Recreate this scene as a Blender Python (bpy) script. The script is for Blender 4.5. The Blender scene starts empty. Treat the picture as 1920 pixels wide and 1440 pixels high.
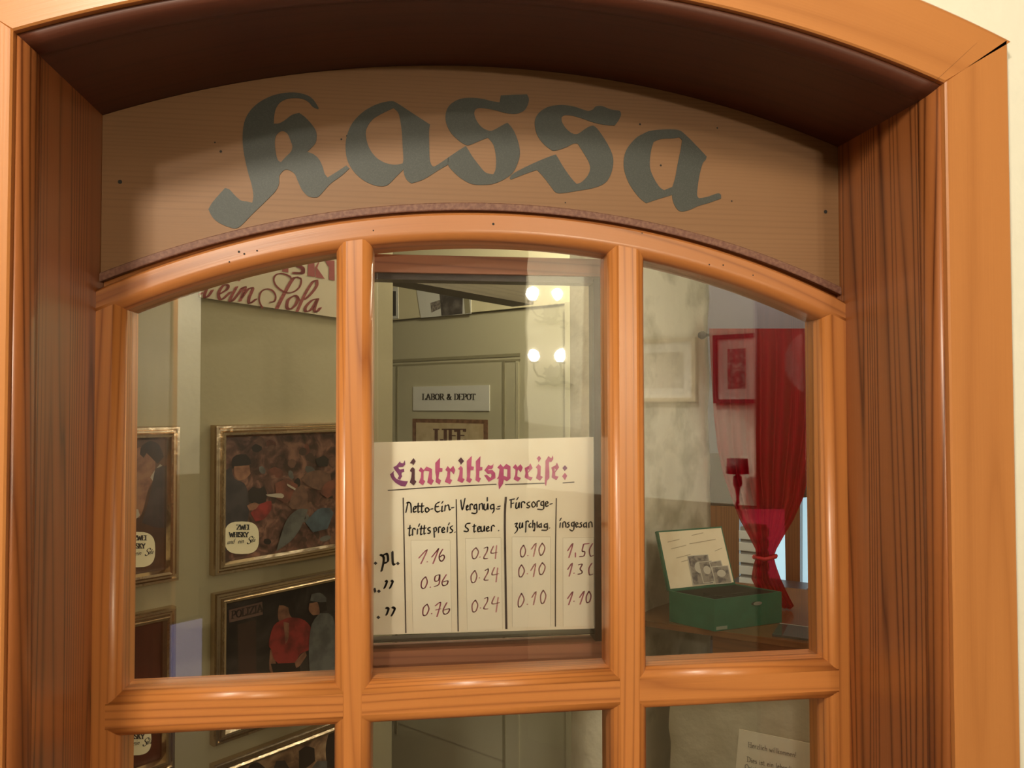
import bpy, bmesh, math, random
from mathutils import Vector, Matrix
from mathutils.geometry import tessellate_polygon
random.seed(7)
SC = bpy.context.scene
COL = SC.collection
PI = math.pi

# ------------------------------------------------------------------ camera
YAW, PITCH, ROLL, FPX = .1267, .0255, -.0015, 1443.1
CAM = Vector((-.084, -.824, 1.6))
FWD = Vector((math.sin(YAW)*math.cos(PITCH), math.cos(YAW)*math.cos(PITCH), math.sin(PITCH)))
R0 = Vector((math.cos(YAW), -math.sin(YAW), 0))
U0 = R0.cross(FWD)
RGT = R0*math.cos(ROLL) + U0*math.sin(ROLL)
UPV = U0*math.cos(ROLL) - R0*math.sin(ROLL)
cam = bpy.data.cameras.new('camera')
cam.sensor_width = 36
cam.lens = FPX/1920*36
cam.clip_start = .02
cob = bpy.data.objects.new('camera', cam)
COL.objects.link(cob)
m = Matrix((RGT, UPV, -FWD)).transposed().to_4x4()
m.translation = CAM
cob.matrix_world = m
SC.camera = cob

# ------------------------------------------------------------------ world, exposure, room lamps and added fill lights
w = bpy.data.worlds.new('world')
SC.world = w
w.use_nodes = True
w.node_tree.nodes['Background'].inputs[0].default_value = (1, .80, .55, 1)
w.node_tree.nodes['Background'].inputs[1].default_value = .03
SC.view_settings.view_transform = 'Standard'
SC.view_settings.look = 'None'
SC.view_settings.exposure = 0
SC.view_settings.gamma = 1
SC.view_settings.use_curve_mapping = False
SC.cycles.max_bounces = 10
SC.cycles.transparent_max_bounces = 24
SC.cycles.sample_clamp_indirect = 4
WARM = (1, .91, .74)


def lamp(name, loc, power, radius, col=WARM):
    l = bpy.data.lights.new(name, 'POINT')
    l.energy = power
    l.color = col
    l.shadow_soft_size = radius
    o = bpy.data.objects.new(name, l)
    o.location = loc
    COL.objects.link(o)
    return o


lamp('hall_lamp', (-.56, -1.30, 2.38), 60, .09)          # hangs in the hall, up and behind the camera's shoulder
lamp('hall_far_fill', (.35, -1.75, 2.50), 7, .10)       # added unseen fill for the reflected wall with the drawings
lamp('counter_fill', (.50, .22, 1.66), 2.0, .05, (1, .92, .72))  # added light without a visible source, lifts the cash box lid and counter
lamp('booth_lamp', (.0, .38, 2.34), 2.7, .07, (1, .90, .68))
lamp('booth_rear_fill', (.40, 1.15, 2.42), 30, .08, (1, .92, .68))  # extra fill with no fixture, added to brighten the olive door wall
lamp('side_room_lamp', (1.15, 1.7, 2.1), 1.3, .15, (.95, .95, 1))
lamp('entry_fill', (-1.05, -3.02, 2.55), 72, .08)        # unseen fill added to brighten the reflected entrance-side wall


def wash_spot(name, loc, aim, power, deg):
    l = bpy.data.lights.new(name, 'SPOT')
    l.energy = power
    l.color = WARM
    l.shadow_soft_size = .05
    l.spot_size = math.radians(deg)
    l.spot_blend = .3
    o = bpy.data.objects.new(name, l)
    o.location = loc
    o.rotation_euler = (Vector(aim)-Vector(loc)).to_track_quat('-Z', 'Y').to_euler()
    COL.objects.link(o)


wash_spot('hall_wall_wash', (.25, -1.75, 2.66), (.95, -2.38, .40), 260, 50)   # added unseen spot, brightens the reflected hall wall but not the window


# ------------------------------------------------------------------ pixel rays, planes
def ray(x, y):
    return FWD + RGT*((x-960)/FPX) - UPV*((y-720)/FPX)


def at(x, y, Y=0.):
    d = ray(x, y)
    return CAM + d*((Y-CAM.y)/d.y)


def at_z(x, y, z):
    d = ray(x, y)
    return CAM + d*((z-CAM.z)/d.z)


class Wall:
    """a vertical plane seen by the camera, straight on or (mirror) as a reflection in the panes"""
    def __init__(self, heading, px, depth, mirror=False, tilt=0):
        h = math.radians(heading)
        self.a = Vector((math.sin(h), math.cos(h), 0))
        self.o = CAM + ray(px, 757)*depth
        self.o.z = 0
        n = Vector((self.a.y, -self.a.x, 0))
        if n.dot(CAM-self.o) < 0:
            n = -n
        self.n = n
        self.mir = mirror

    def sz(self, x, y, off=0.):
        d = ray(x, y)
        p0 = self.o + self.n*off
        p = CAM + d*((p0-CAM).dot(self.n)/d.dot(self.n))
        return ((p-self.o).dot(self.a), p.z)

    def s(self, x, off=0.):
        return self.sz(x, 757, off)[0]

    def pt(self, s, z, off=0.):
        p = self.o + self.a*s + self.n*off
        p.z = z
        if self.mir:
            p.y = .024 - p.y
        return p

    def px(self, x, y, off=0.):
        s, z = self.sz(x, y, off)
        return self.pt(s, z, off)


# ------------------------------------------------------------------ materials
def mat(name, col, rough=.6, metal=0., spec=.5, noise=None, bump=None, coat=0., emit=None, estr=0.):
    """noise = (scale, second colour, lo, hi); bump = (scale, strength)"""
    M = bpy.data.materials.new(name)
    M.use_nodes = True
    nt = M.node_tree
    b = nt.nodes['Principled BSDF']
    b.inputs['Base Color'].default_value = (*col, 1)
    b.inputs['Roughness'].default_value = rough
    b.inputs['Metallic'].default_value = metal
    b.inputs['Specular IOR Level'].default_value = spec
    b.inputs['Coat Weight'].default_value = coat
    b.inputs['Coat Roughness'].default_value = .12
    tc = nt.nodes.new('ShaderNodeTexCoord')
    if noise:
        n = nt.nodes.new('ShaderNodeTexNoise')
        n.inputs['Scale'].default_value = noise[0]
        n.inputs['Detail'].default_value = 5
        r = nt.nodes.new('ShaderNodeValToRGB')
        r.color_ramp.elements[0].position = noise[2]
        r.color_ramp.elements[1].position = noise[3]
        r.color_ramp.elements[0].color = (*col, 1)
        r.color_ramp.elements[1].color = (*noise[1], 1)
        nt.links.new(tc.outputs['Object'], n.inputs['Vector'])
        nt.links.new(n.outputs['Fac'], r.inputs['Fac'])
        nt.links.new(r.outputs['Color'], b.inputs['Base Color'])
    if bump:
        n = nt.nodes.new('ShaderNodeTexNoise')
        n.inputs['Scale'].default_value = bump[0]
        n.inputs['Detail'].default_value = 4
        bp = nt.nodes.new('ShaderNodeBump')
        bp.inputs['Strength'].default_value = bump[1]
        bp.inputs['Distance'].default_value = .01
        nt.links.new(tc.outputs['Object'], n.inputs['Vector'])
        nt.links.new(n.outputs['Fac'], bp.inputs['Height'])
        nt.links.new(bp.outputs['Normal'], b.inputs['Normal'])
    if emit:
        b.inputs['Emission Color'].default_value = (*emit, 1)
        b.inputs['Emission Strength'].default_value = estr
    return M


def wood(name, light, dark, freq=110, warp=2.2, contrast=1., rough=.24, coat=.35, streak=.5, seed=0.):
    """pine with the grain along u of the uv map (uv in metres)"""
    M = bpy.data.materials.new(name)
    M.use_nodes = True
    nt = M.node_tree
    L = nt.links.new
    b = nt.nodes['Principled BSDF']
    b.inputs['Roughness'].default_value = rough
    b.inputs['Coat Weight'].default_value = coat
    b.inputs['Coat Roughness'].default_value = .24
    uv = nt.nodes.new('ShaderNodeUVMap')
    sep = nt.nodes.new('ShaderNodeSeparateXYZ')
    L(uv.outputs['UV'], sep.inputs[0])

    def mth(op, a, b_=None, c=None):
        n = nt.nodes.new('ShaderNodeMath')
        n.operation = op
        for i, v in enumerate((a, b_, c)):
            if v is None:
                continue
            if isinstance(v, (int, float)):
                n.inputs[i].default_value = v
            else:
                L(v, n.inputs[i])
        return n.outputs[0]

    def noise(su, sv, det, off=0.):
        c = nt.nodes.new('ShaderNodeCombineXYZ')
        L(mth('MULTIPLY', sep.outputs[0], su), c.inputs[0])
        L(mth('MULTIPLY', sep.outputs[1], sv), c.inputs[1])
        c.inputs[2].default_value = seed + off
        n = nt.nodes.new('ShaderNodeTexNoise')
        n.inputs['Scale'].default_value = 1
        n.inputs['Detail'].default_value = det
        L(c.outputs[0], n.inputs['Vector'])
        return n.outputs['Fac']
    warpn = noise(.55, 15, 1.2)
    ph = mth('ADD', mth('MULTIPLY', sep.outputs[1], freq), mth('MULTIPLY', warpn, warp*6))
    ring = mth('FRACT', ph)
    ring = mth('POWER', mth('PINGPONG', mth('MULTIPLY', ring, 1.0), .62), 1.0)
    ring = mth('MULTIPLY', mth('POWER', mth('MULTIPLY', ring, 1/.62), 4.5), 1.0)                       # late wood: slow rise, sharp edge
    tone = noise(1.0, 14, 3, 5.)
    fine = noise(9, 600, 2, 9.)
    f = mth('MULTIPLY', ring, mth('MULTIPLY', noise(1.3, 22, 2, 3.), contrast))
    f = mth('ADD', f, mth('MULTIPLY', mth('SUBTRACT', tone, .5), streak))
    f = mth('ADD', f, mth('MULTIPLY', mth('SUBTRACT', fine, .5), .22))
    r = nt.nodes.new('ShaderNodeValToRGB')
    r.color_ramp.elements[0].position = .0
    r.color_ramp.elements[1].position = .75
    r.color_ramp.elements[0].color = (*light, 1)
    r.color_ramp.elements[1].color = (*dark, 1)
    L(f, r.inputs['Fac'])
    L(r.outputs['Color'], b.inputs['Base Color'])
    bp = nt.nodes.new('ShaderNodeBump')
    bp.inputs['Strength'].default_value = .12
    bp.inputs['Distance'].default_value = .0006
    L(fine, bp.inputs['Height'])
    L(bp.outputs['Normal'], b.inputs['Normal'])
    return M


def glass(name, ior=1.6, wav=0., scale=30., tint=(.995, .997, .99)):
    M = bpy.data.materials.new(name)
    M.use_nodes = True
    nt = M.node_tree
    nt.nodes.remove(nt.nodes['Principled BSDF'])
    tr = nt.nodes.new('ShaderNodeBsdfTransparent')
    tr.inputs[0].default_value = (*tint, 1)
    gl = nt.nodes.new('ShaderNodeBsdfGlossy')
    gl.inputs['Roughness'].default_value = .012
    gl.inputs['Color'].default_value = (1, 1, 1, 1)
    fr = nt.nodes.new('ShaderNodeFresnel')
    fr.inputs['IOR'].default_value = ior
    mx = nt.nodes.new('ShaderNodeMixShader')
    nt.links.new(fr.outputs[0], mx.inputs[0])
    nt.links.new(tr.outputs[0], mx.inputs[1])
    nt.links.new(gl.outputs[0], mx.inputs[2])
    nt.links.new(mx.outputs[0], nt.nodes['Material Output'].inputs['Surface'])
    if wav:
        tc = nt.nodes.new('ShaderNodeTexCoord')
        n = nt.nodes.new('ShaderNodeTexNoise')
        n.inputs['Scale'].default_value = scale
        n.inputs['Detail'].default_value = 1
        bp = nt.nodes.new('ShaderNodeBump')
        bp.inputs['Strength'].default_value = 1
        bp.inputs['Distance'].default_value = wav
        nt.links.new(tc.outputs['Object'], n.inputs['Vector'])
        nt.links.new(n.outputs['Fac'], bp.inputs['Height'])
        nt.links.new(bp.outputs['Normal'], gl.inputs['Normal'])
    return M


def sheer(name, col):
    M = bpy.data.materials.new(name)
    M.use_nodes = True
    nt = M.node_tree
    nt.nodes.remove(nt.nodes['Principled BSDF'])
    tr = nt.nodes.new('ShaderNodeBsdfTransparent')
    tr.inputs[0].default_value = (.75, .02, .05, 1)
    df = nt.nodes.new('ShaderNodeBsdfDiffuse')
    df.inputs[0].default_value = (*col, 1)
    tl = nt.nodes.new('ShaderNodeBsdfTranslucent')
    tl.inputs[0].default_value = (*col, 1)
    m1 = nt.nodes.new('ShaderNodeMixShader')
    m1.inputs[0].default_value = .4
    nt.links.new(df.outputs[0], m1.inputs[1])
    nt.links.new(tl.outputs[0], m1.inputs[2])
    m2 = nt.nodes.new('ShaderNodeMixShader')
    m2.inputs[0].default_value = .72
    nt.links.new(tr.outputs[0], m2.inputs[1])
    nt.links.new(m1.outputs[0], m2.inputs[2])
    nt.links.new(m2.outputs[0], nt.nodes['Material Output'].inputs['Surface'])
    return M


PINE_L, PINE_D = (.52, .185, .042), (.19, .045, .010)
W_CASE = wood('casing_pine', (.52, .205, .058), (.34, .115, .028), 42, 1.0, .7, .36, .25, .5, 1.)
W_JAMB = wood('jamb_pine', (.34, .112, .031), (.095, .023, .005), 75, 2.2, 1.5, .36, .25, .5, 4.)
W_SOFF = wood('soffit_pine', (.085, .021, .008), (.045, .011, .005), 40, 1.2, .8, .5, 0, .5, 7.)  # darker wood, with shade under the arch also put into the colour
W_SASH = wood('sash_pine', (.55, .205, .052), (.25, .068, .016), 120, 1.6, 1.0, .36, .3, .45, 2.)
W_ARCH = wood('arch_pine', (.44, .160, .043), (.20, .056, .014), 60, 2.4, 1.0, .36, .3, .5, 12.)
W_DARK = wood('dark_stained_wood', (.045, .018, .010), (.018, .008, .006), 80, 1, .8, .4, .1)
W_RED = wood('dusty_red_wood', (.36, .145, .075), (.17, .06, .035), 55, 1.8, .9, .55, 0, .6, 15.)
W_BEAM = wood('grey_beam_wood', (.10, .08, .05), (.05, .04, .025), 55, 1.8, .9, .6, 0, .6, 18.)
W_BROWN = wood('brown_wood', (.20, .075, .026), (.075, .026, .010), 90, 1.2, .9, .28, .3, .5, 21.)
W_COUNT = wood('counter_wood', (.17, .075, .028), (.07, .028, .012), 80, 1.0, .8, .16, .5, .5, 25.)
W_BOARD = wood('painted_board', (.235, .115, .046), (.165, .074, .027), 200, 1.2, .55, .58, 0, .6, 31.)
M_EDGE = mat('worn_reddish_edging', (.15, .058, .038), .6, noise=(260, (.23, .11, .068), .4, .65))
M_LETTER = mat('grey_green_paint', (.040, .043, .035), .55, noise=(900, (.058, .061, .050), .45, .7))
M_PLASTER = mat('cream_plaster', (.82, .79, .66), .8, bump=(40, .15))
M_OLIVE = mat('olive_wall_paint', (.34, .295, .185), .7, noise=(3, (.30, .26, .16), .35, .7), bump=(90, .05))
M_DOOR = mat('olive_door_paint', (.58, .54, .38), .5, bump=(60, .04))
M_DOORL = mat('olive_door_groove', (.30, .27, .17), .6)
M_CREAM = mat('cream_wall_paint', (.80, .72, .48), .8, bump=(60, .06))
M_BRICK = mat('whitewashed_rough_wall', (.78, .72, .58), .85, noise=(9, (.52, .47, .34), .48, .62), bump=(14, .9))
M_STAIN = mat('stained_plaster', (.60, .54, .40), .9, noise=(7, (.40, .34, .235), .4, .68), bump=(30, .3))
M_GAP = mat('dark_gap', (.02, .016, .012), .8)
M_GREY = mat('grey_wall_paint', (.10, .083, .105), .8)
M_FLOOR = mat('dark_floor', (.10, .06, .035), .5)
M_CEIL = mat('ceiling_white', (.82, .78, .66), .9)
M_CEILH = mat('hall_ceiling_paint', (.26, .22, .16), .9)
M_TAN = mat('tan_dado_paint', (.18, .13, .07), .6)
M_TRIM = mat('brown_door_trim', (.50, .20, .06), .5)
M_FRAME = mat('bronze_frame', (.62, .48, .33), .20, 1., bump=(60, .08))
M_FRAMED = mat('dark_frame_side', (.12, .10, .07), .4, .4)
M_PAPER = mat('cream_card', (.86, .78, .62), .7, noise=(30, (.82, .72, .55), .4, .75))
M_SLIP = mat('pale_paper_slip', (.88, .81, .66), .7)
M_SLIPE = mat('slip_edge', (.58, .50, .36), .7)
M_INKB = mat('black_ink', (.025, .016, .018), .5)
M_INKD = mat('brown_ink_line', (.06, .035, .025), .5)
M_INKP = mat('purple_ink', (.20, .03, .14), .5)
M_INKM = mat('maroon_ink', (.07, .008, .025), .5)
M_INKR = mat('pink_ink', (.42, .045, .16), .5, noise=(90, (.55, .10, .24), .35, .7))
M_INKF = mat('faded_pink_ink', (.58, .27, .27), .6)
M_INKG = mat('red_pencil_ink', (.44, .13, .17), .6)
M_BANNER = mat('banner_cloth', (.50, .425, .31), .8)
M_BANRED = mat('banner_red_paint', (.25, .05, .045), .7)
M_LABEL = mat('label_cream', (.78, .70, .48), .6)
M_WHITE = mat('white_paper', (.80, .78, .72), .7)
M_BLACKP = mat('print_black', (.03, .03, .03), .6)
M_RUST = mat('rust', (.14, .06, .03), .8, noise=(60, (.25, .12, .06), .4, .6))
M_TIN = mat('cream_tin', (.66, .52, .32), .6, noise=(25, (.52, .38, .22), .45, .7))
M_TINRED = mat('tin_brown_letters', (.11, .035, .02), .6)
M_GREEN = mat('green_cash_box_paint', (.012, .105, .058), .45, noise=(40, (.016, .125, .070), .4, .7))
M_GREEND = mat('dark_box_inside', (.018, .020, .014), .7)
M_LIDP = mat('yellowed_lid_lining', (.86, .74, .55), .75, noise=(18, (.76, .62, .43), .45, .75))
M_NOTE = mat('banknote_grey', (.30, .26, .22), .7, noise=(90, (.12, .10, .10), .45, .6))
M_NOTEL = mat('banknote_edge', (.55, .50, .42), .7)
M_CURT = sheer('sheer_red_cloth', (.40, .006, .018))
M_RED = mat('red_cloth', (.45, .012, .018), .6)
M_TRAY = mat('white_tray', (.70, .72, .74), .5)
M_SKY = mat('daylit_pane', (.5, .7, .8), .3, emit=(.42, .66, .78), estr=1.0)
M_CHROME = mat('steel', (.7, .7, .7), .25, 1.)
M_IRON = mat('dark_iron', (.018, .016, .013), .6)
M_BULB = mat('lit_bulb', (1, .95, .85), .3, emit=(1, .88, .66), estr=1150)
M_SHADE = mat('lit_glass_cup', (1, .95, .85), .2, emit=(1, .86, .62), estr=3)
M_SCREEN = mat('lit_screen', (.1, .1, .2), .3, emit=(.62, .60, 1.0), estr=.85)
G_PANE = glass('window_glass')
G_OLD = glass('old_wavy_glass', 1.62, .00005, 34)
G_SHEET = mat('glass_plate', (.05, .07, .06), .04, spec=.7)
M_BACK = mat('clear_edge', (.70, .72, .66), .3)


# ------------------------------------------------------------------ mesh building
class MB:
    def __init__(self):
        self.v, self.f, self.m, self.uv, self.sm = [], [], [], [], []
        self.mats = []

    def mi(self, M):
        if M not in self.mats:
            self.mats.append(M)
        return self.mats.index(M)

    def face(self, pts, M, uv=None, smooth=False):
        i = len(self.v)
        self.v += [Vector(p) for p in pts]
        self.f.append(list(range(i, i+len(pts))))
        self.m.append(self.mi(M))
        self.uv.append(uv or [(0, 0)]*len(pts))
        self.sm.append(smooth)

    def hexa(self, b, t, M, grain=None):
        """b, t: four points of two opposite faces in the same order"""
        quads = [(b[0], b[1], b[2], b[3]), (t[3], t[2], t[1], t[0])]
        for i in range(4):
            j = (i+1) % 4
            quads.append((b[i], t[i], t[j], b[j]))
        for q in quads:
            e1, e2 = (q[1]-q[0]), (q[2]-q[1])
            g = grain or (e1 if e1.length > e2.length else e2)
            g = g.normalized()
            nn = e1.cross(e2)
            if nn.length < 1e-12:
                continue
            c = nn.normalized().cross(g)
            self.face(q, M, [(p.dot(g), p.dot(c)+.37) for p in q])

    def box(self, lo, hi, M, grain=None):
        x0, y0, z0 = lo
        x1, y1, z1 = hi
        b = [Vector(p) for p in ((x0, y0, z0), (x1, y0, z0), (x1, y1, z0), (x0, y1, z0))]
        t = [Vector((p.x, p.y, z1)) for p in b]
        self.hexa(b, t, M, grain)

    def wbox(self, W, s0, s1, z0, z1, o0, o1, M, grain=None):
        b = [W.pt(s0, z0, o0), W.pt(s1, z0, o0), W.pt(s1, z0, o1), W.pt(s0, z0, o1)]
        t = [W.pt(s0, z1, o0), W.pt(s1, z1, o0), W.pt(s1, z1, o1), W.pt(s0, z1, o1)]
        self.hexa(b, t, M, grain)

    def rings(self, rows, M, closed=True, caps=True, smooth=True, u0=0., smax=1.):
        """loft through rows of points; uv u = length along, v = distance around"""
        us = [u0]
        for i in range(1, len(rows)):
            us.append(us[-1] + (Vector(rows[i][0])-Vector(rows[i-1][0])).length)
        n = len(rows[0])
        vs = [.3]
        for k in range(1, n+1):
            vs.append(vs[-1] + (Vector(rows[0][k % n])-Vector(rows[0][k-1])).length)
        base = len(self.v)
        for r in rows:
            self.v += [Vector(p) for p in r]
        mi = self.mi(M)
        for i in range(len(rows)-1):
            for k in range(n if closed else n-1):
                k2 = (k+1) % n
                self.f.append([base+i*n+k, base+i*n+k2, base+(i+1)*n+k2, base+(i+1)*n+k])
                self.m.append(mi)
                self.uv.append([(us[i], vs[k]), (us[i], vs[k+1]), (us[i+1], vs[k+1]), (us[i+1], vs[k])])
                self.sm.append(smooth and (vs[k+1]-vs[k]) < smax)
        if caps and closed:
            for i in (0, len(rows)-1):
                self.f.append([base+i*n+k for k in range(n)])
                self.m.append(mi)
                self.uv.append([(us[i]+.01*k, vs[k]) for k in range(n)])
                self.sm.append(False)

    def fill(self, loops, M):
        """flat face from an outline and holes, each a list of 3d points"""
        tris = tessellate_polygon([[Vector(p) for p in l] for l in loops])
        flat = [Vector(p) for l in loops for p in l]
        base = len(self.v)
        self.v += flat
        mi = self.mi(M)
        for t in tris:
            self.f.append([base+i for i in t])
            self.m.append(mi)
            self.uv.append([(flat[i].x, flat[i].z) for i in t])
            self.sm.append(False)

    def prism(self, loops, d, M, uvf=None):
        """outline with holes thickened along the vector d"""
        s = len(self.f)
        self.fill(loops, M)
        self.fill([[Vector(p)+d for p in l] for l in loops], M)
        for l in loops:
            for i in range(len(l)):
                a, b = Vector(l[i]), Vector(l[(i+1) % len(l)])
                self.face([a, b, b+d, a+d], M, [(a.x, a.z), (b.x, b.z), (b.x, b.z+.01), (a.x, a.z+.01)])
        if uvf:
            for k in range(s, len(self.f)):
                self.uv[k] = [uvf(self.v[i]) for i in self.f[k]]

    def tube(self, pts, r, M, n=8):
        pts = [Vector(p) for p in pts]
        rows = []
        up = Vector((.13, .2, .97))
        for i, p in enumerate(pts):
            t = (pts[min(i+1, len(pts)-1)]-pts[max(i-1, 0)]).normalized()
            a = t.cross(up)
            if a.length < .05:
                a = t.cross(Vector((1, 0, 0)))
            a.normalize()
            b = t.cross(a)
            rr = r[i] if isinstance(r, (list, tuple)) else r
            rows.append([p + a*rr*math.cos(2*PI*k/n) + b*rr*math.sin(2*PI*k/n) for k in range(n)])
        self.rings(rows, M)

    def lathe(self, base, prof, M, n=20):
        b = Vector(base)
        rows = [[b + Vector((r*math.cos(2*PI*k/n), r*math.sin(2*PI*k/n), z)) for k in range(n)] for r, z in prof]
        self.rings(rows, M)

    def build(self, name, parent=None, weld=True):
        me = bpy.data.meshes.new(name)
        me.from_pydata([tuple(v) for v in self.v], [], self.f)
        for M in self.mats:
            me.materials.append(M)
        me.polygons.foreach_set('material_index', self.m)
        me.polygons.foreach_set('use_smooth', self.sm)
        ul = me.uv_layers.new(name='UVMap')
        k = 0
        for u in self.uv:
            for q in u:
                ul.data[k].uv = q
                k += 1
        bm = bmesh.new()
        bm.from_mesh(me)
        bmesh.ops.remove_doubles(bm, verts=bm.verts, dist=1e-6)
        bmesh.ops.recalc_face_normals(bm, faces=bm.faces)
        bm.to_mesh(me)
        bm.free()
        o = bpy.data.objects.new(name, me)
        COL.objects.link(o)
        if parent:
            o.parent = parent
            o.matrix_parent_inverse = parent.matrix_world.inverted()
        return o


def empty(name, loc):
    o = bpy.data.objects.new(name, None)
    o.empty_display_size = .05
    o.location = loc
    COL.objects.link(o)
    o.matrix_world = Matrix.Translation(Vector(loc))
    return o


def tag(o, label, cat, group=None):
    o['label'] = label
    o['category'] = cat
    if group:
        o['group'] = group
    return o


def struct(o):
    o['kind'] = 'structure'
    return o


def smooth_loop(pts, n=5, sharp=50):
    """closed Catmull-Rom through 2d points; corners turning more than `sharp` degrees stay corners"""
    out = []
    N = len(pts)

    def corner(i):
        a, b, c = pts[i-1], pts[i], pts[(i+1) % N]
        u = (b[0]-a[0], b[1]-a[1])
        v = (c[0]-b[0], c[1]-b[1])
        d = abs(math.degrees(math.atan2(u[0]*v[1]-u[1]*v[0], u[0]*v[0]+u[1]*v[1])))
        return d > sharp
    for i in range(N):
        p0, p1, p2, p3 = pts[i-1], pts[i], pts[(i+1) % N], pts[(i+2) % N]
        if corner(i):
            p0 = p1
        if corner((i+1) % N):
            p3 = p2
        for k in range(n):
            t = k/n
            out.append(tuple(.5*(2*p1[j] + (p2[j]-p0[j])*t + (2*p0[j]-5*p1[j]+4*p2[j]-p3[j])*t*t
                                 + (3*p1[j]-p0[j]-3*p2[j]+p3[j])*t**3) for j in (0, 1)))
    return out


def smooth_line(pts, n=4):
    if len(pts) < 3:
        return list(pts)
    out = []
    for i in range(len(pts)-1):
        p0, p1, p2, p3 = pts[max(i-1, 0)], pts[i], pts[i+1], pts[min(i+2, len(pts)-1)]
        for k in range(n):
            t = k/n
            out.append(tuple(.5*(2*p1[j] + (p2[j]-p0[j])*t + (2*p0[j]-5*p1[j]+4*p2[j]-p3[j])*t*t
                                 + (3*p1[j]-p0[j]-3*p2[j]+p3[j])*t**3) for j in (0, 1)))
    out.append(pts[-1])
    return out


def pen(mb, strokes, to3d, M, wide, thin=None, ang=40, curve=True):
    """a broad pen drawn along 2d strokes: the nib is `wide` long at `ang` degrees, `thin` across"""
    thin = thin or wide*.35
    ca, sa = math.cos(math.radians(ang)), math.sin(math.radians(ang))
    N1 = [(-wide/2*ca-thin/2*sa, wide/2*sa-thin/2*ca), (wide/2*ca-thin/2*sa, -wide/2*sa-thin/2*ca),
          (wide/2*ca+thin/2*sa, -wide/2*sa+thin/2*ca), (-wide/2*ca+thin/2*sa, wide/2*sa+thin/2*ca)]
    for st in strokes:
        if len(st) == 1:
            st = [st[0], (st[0][0]+.01, st[0][1])]
        ln = smooth_line(st) if curve else st
        for a, b in zip(ln, ln[1:]):
            P = [(p[0]+n[0], p[1]+n[1]) for p in (a, b) for n in N1]
            P = hull(P)
            if len(P) > 2:
                mb.face([to3d(*p) for p in P], M)


def hull(P):
    P = sorted(set((round(x, 5), round(y, 5)) for x, y in P))
    if len(P) < 3:
        return P

    def half(pp):
        h = []
        for p in pp:
            while len(h) > 1 and (h[-1][0]-h[-2][0])*(p[1]-h[-2][1])-(h[-1][1]-h[-2][1])*(p[0]-h[-2][0]) <= 0:
                h.pop()
            h.append(p)
        return h[:-1]
    return half(P) + half(P[::-1])


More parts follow.
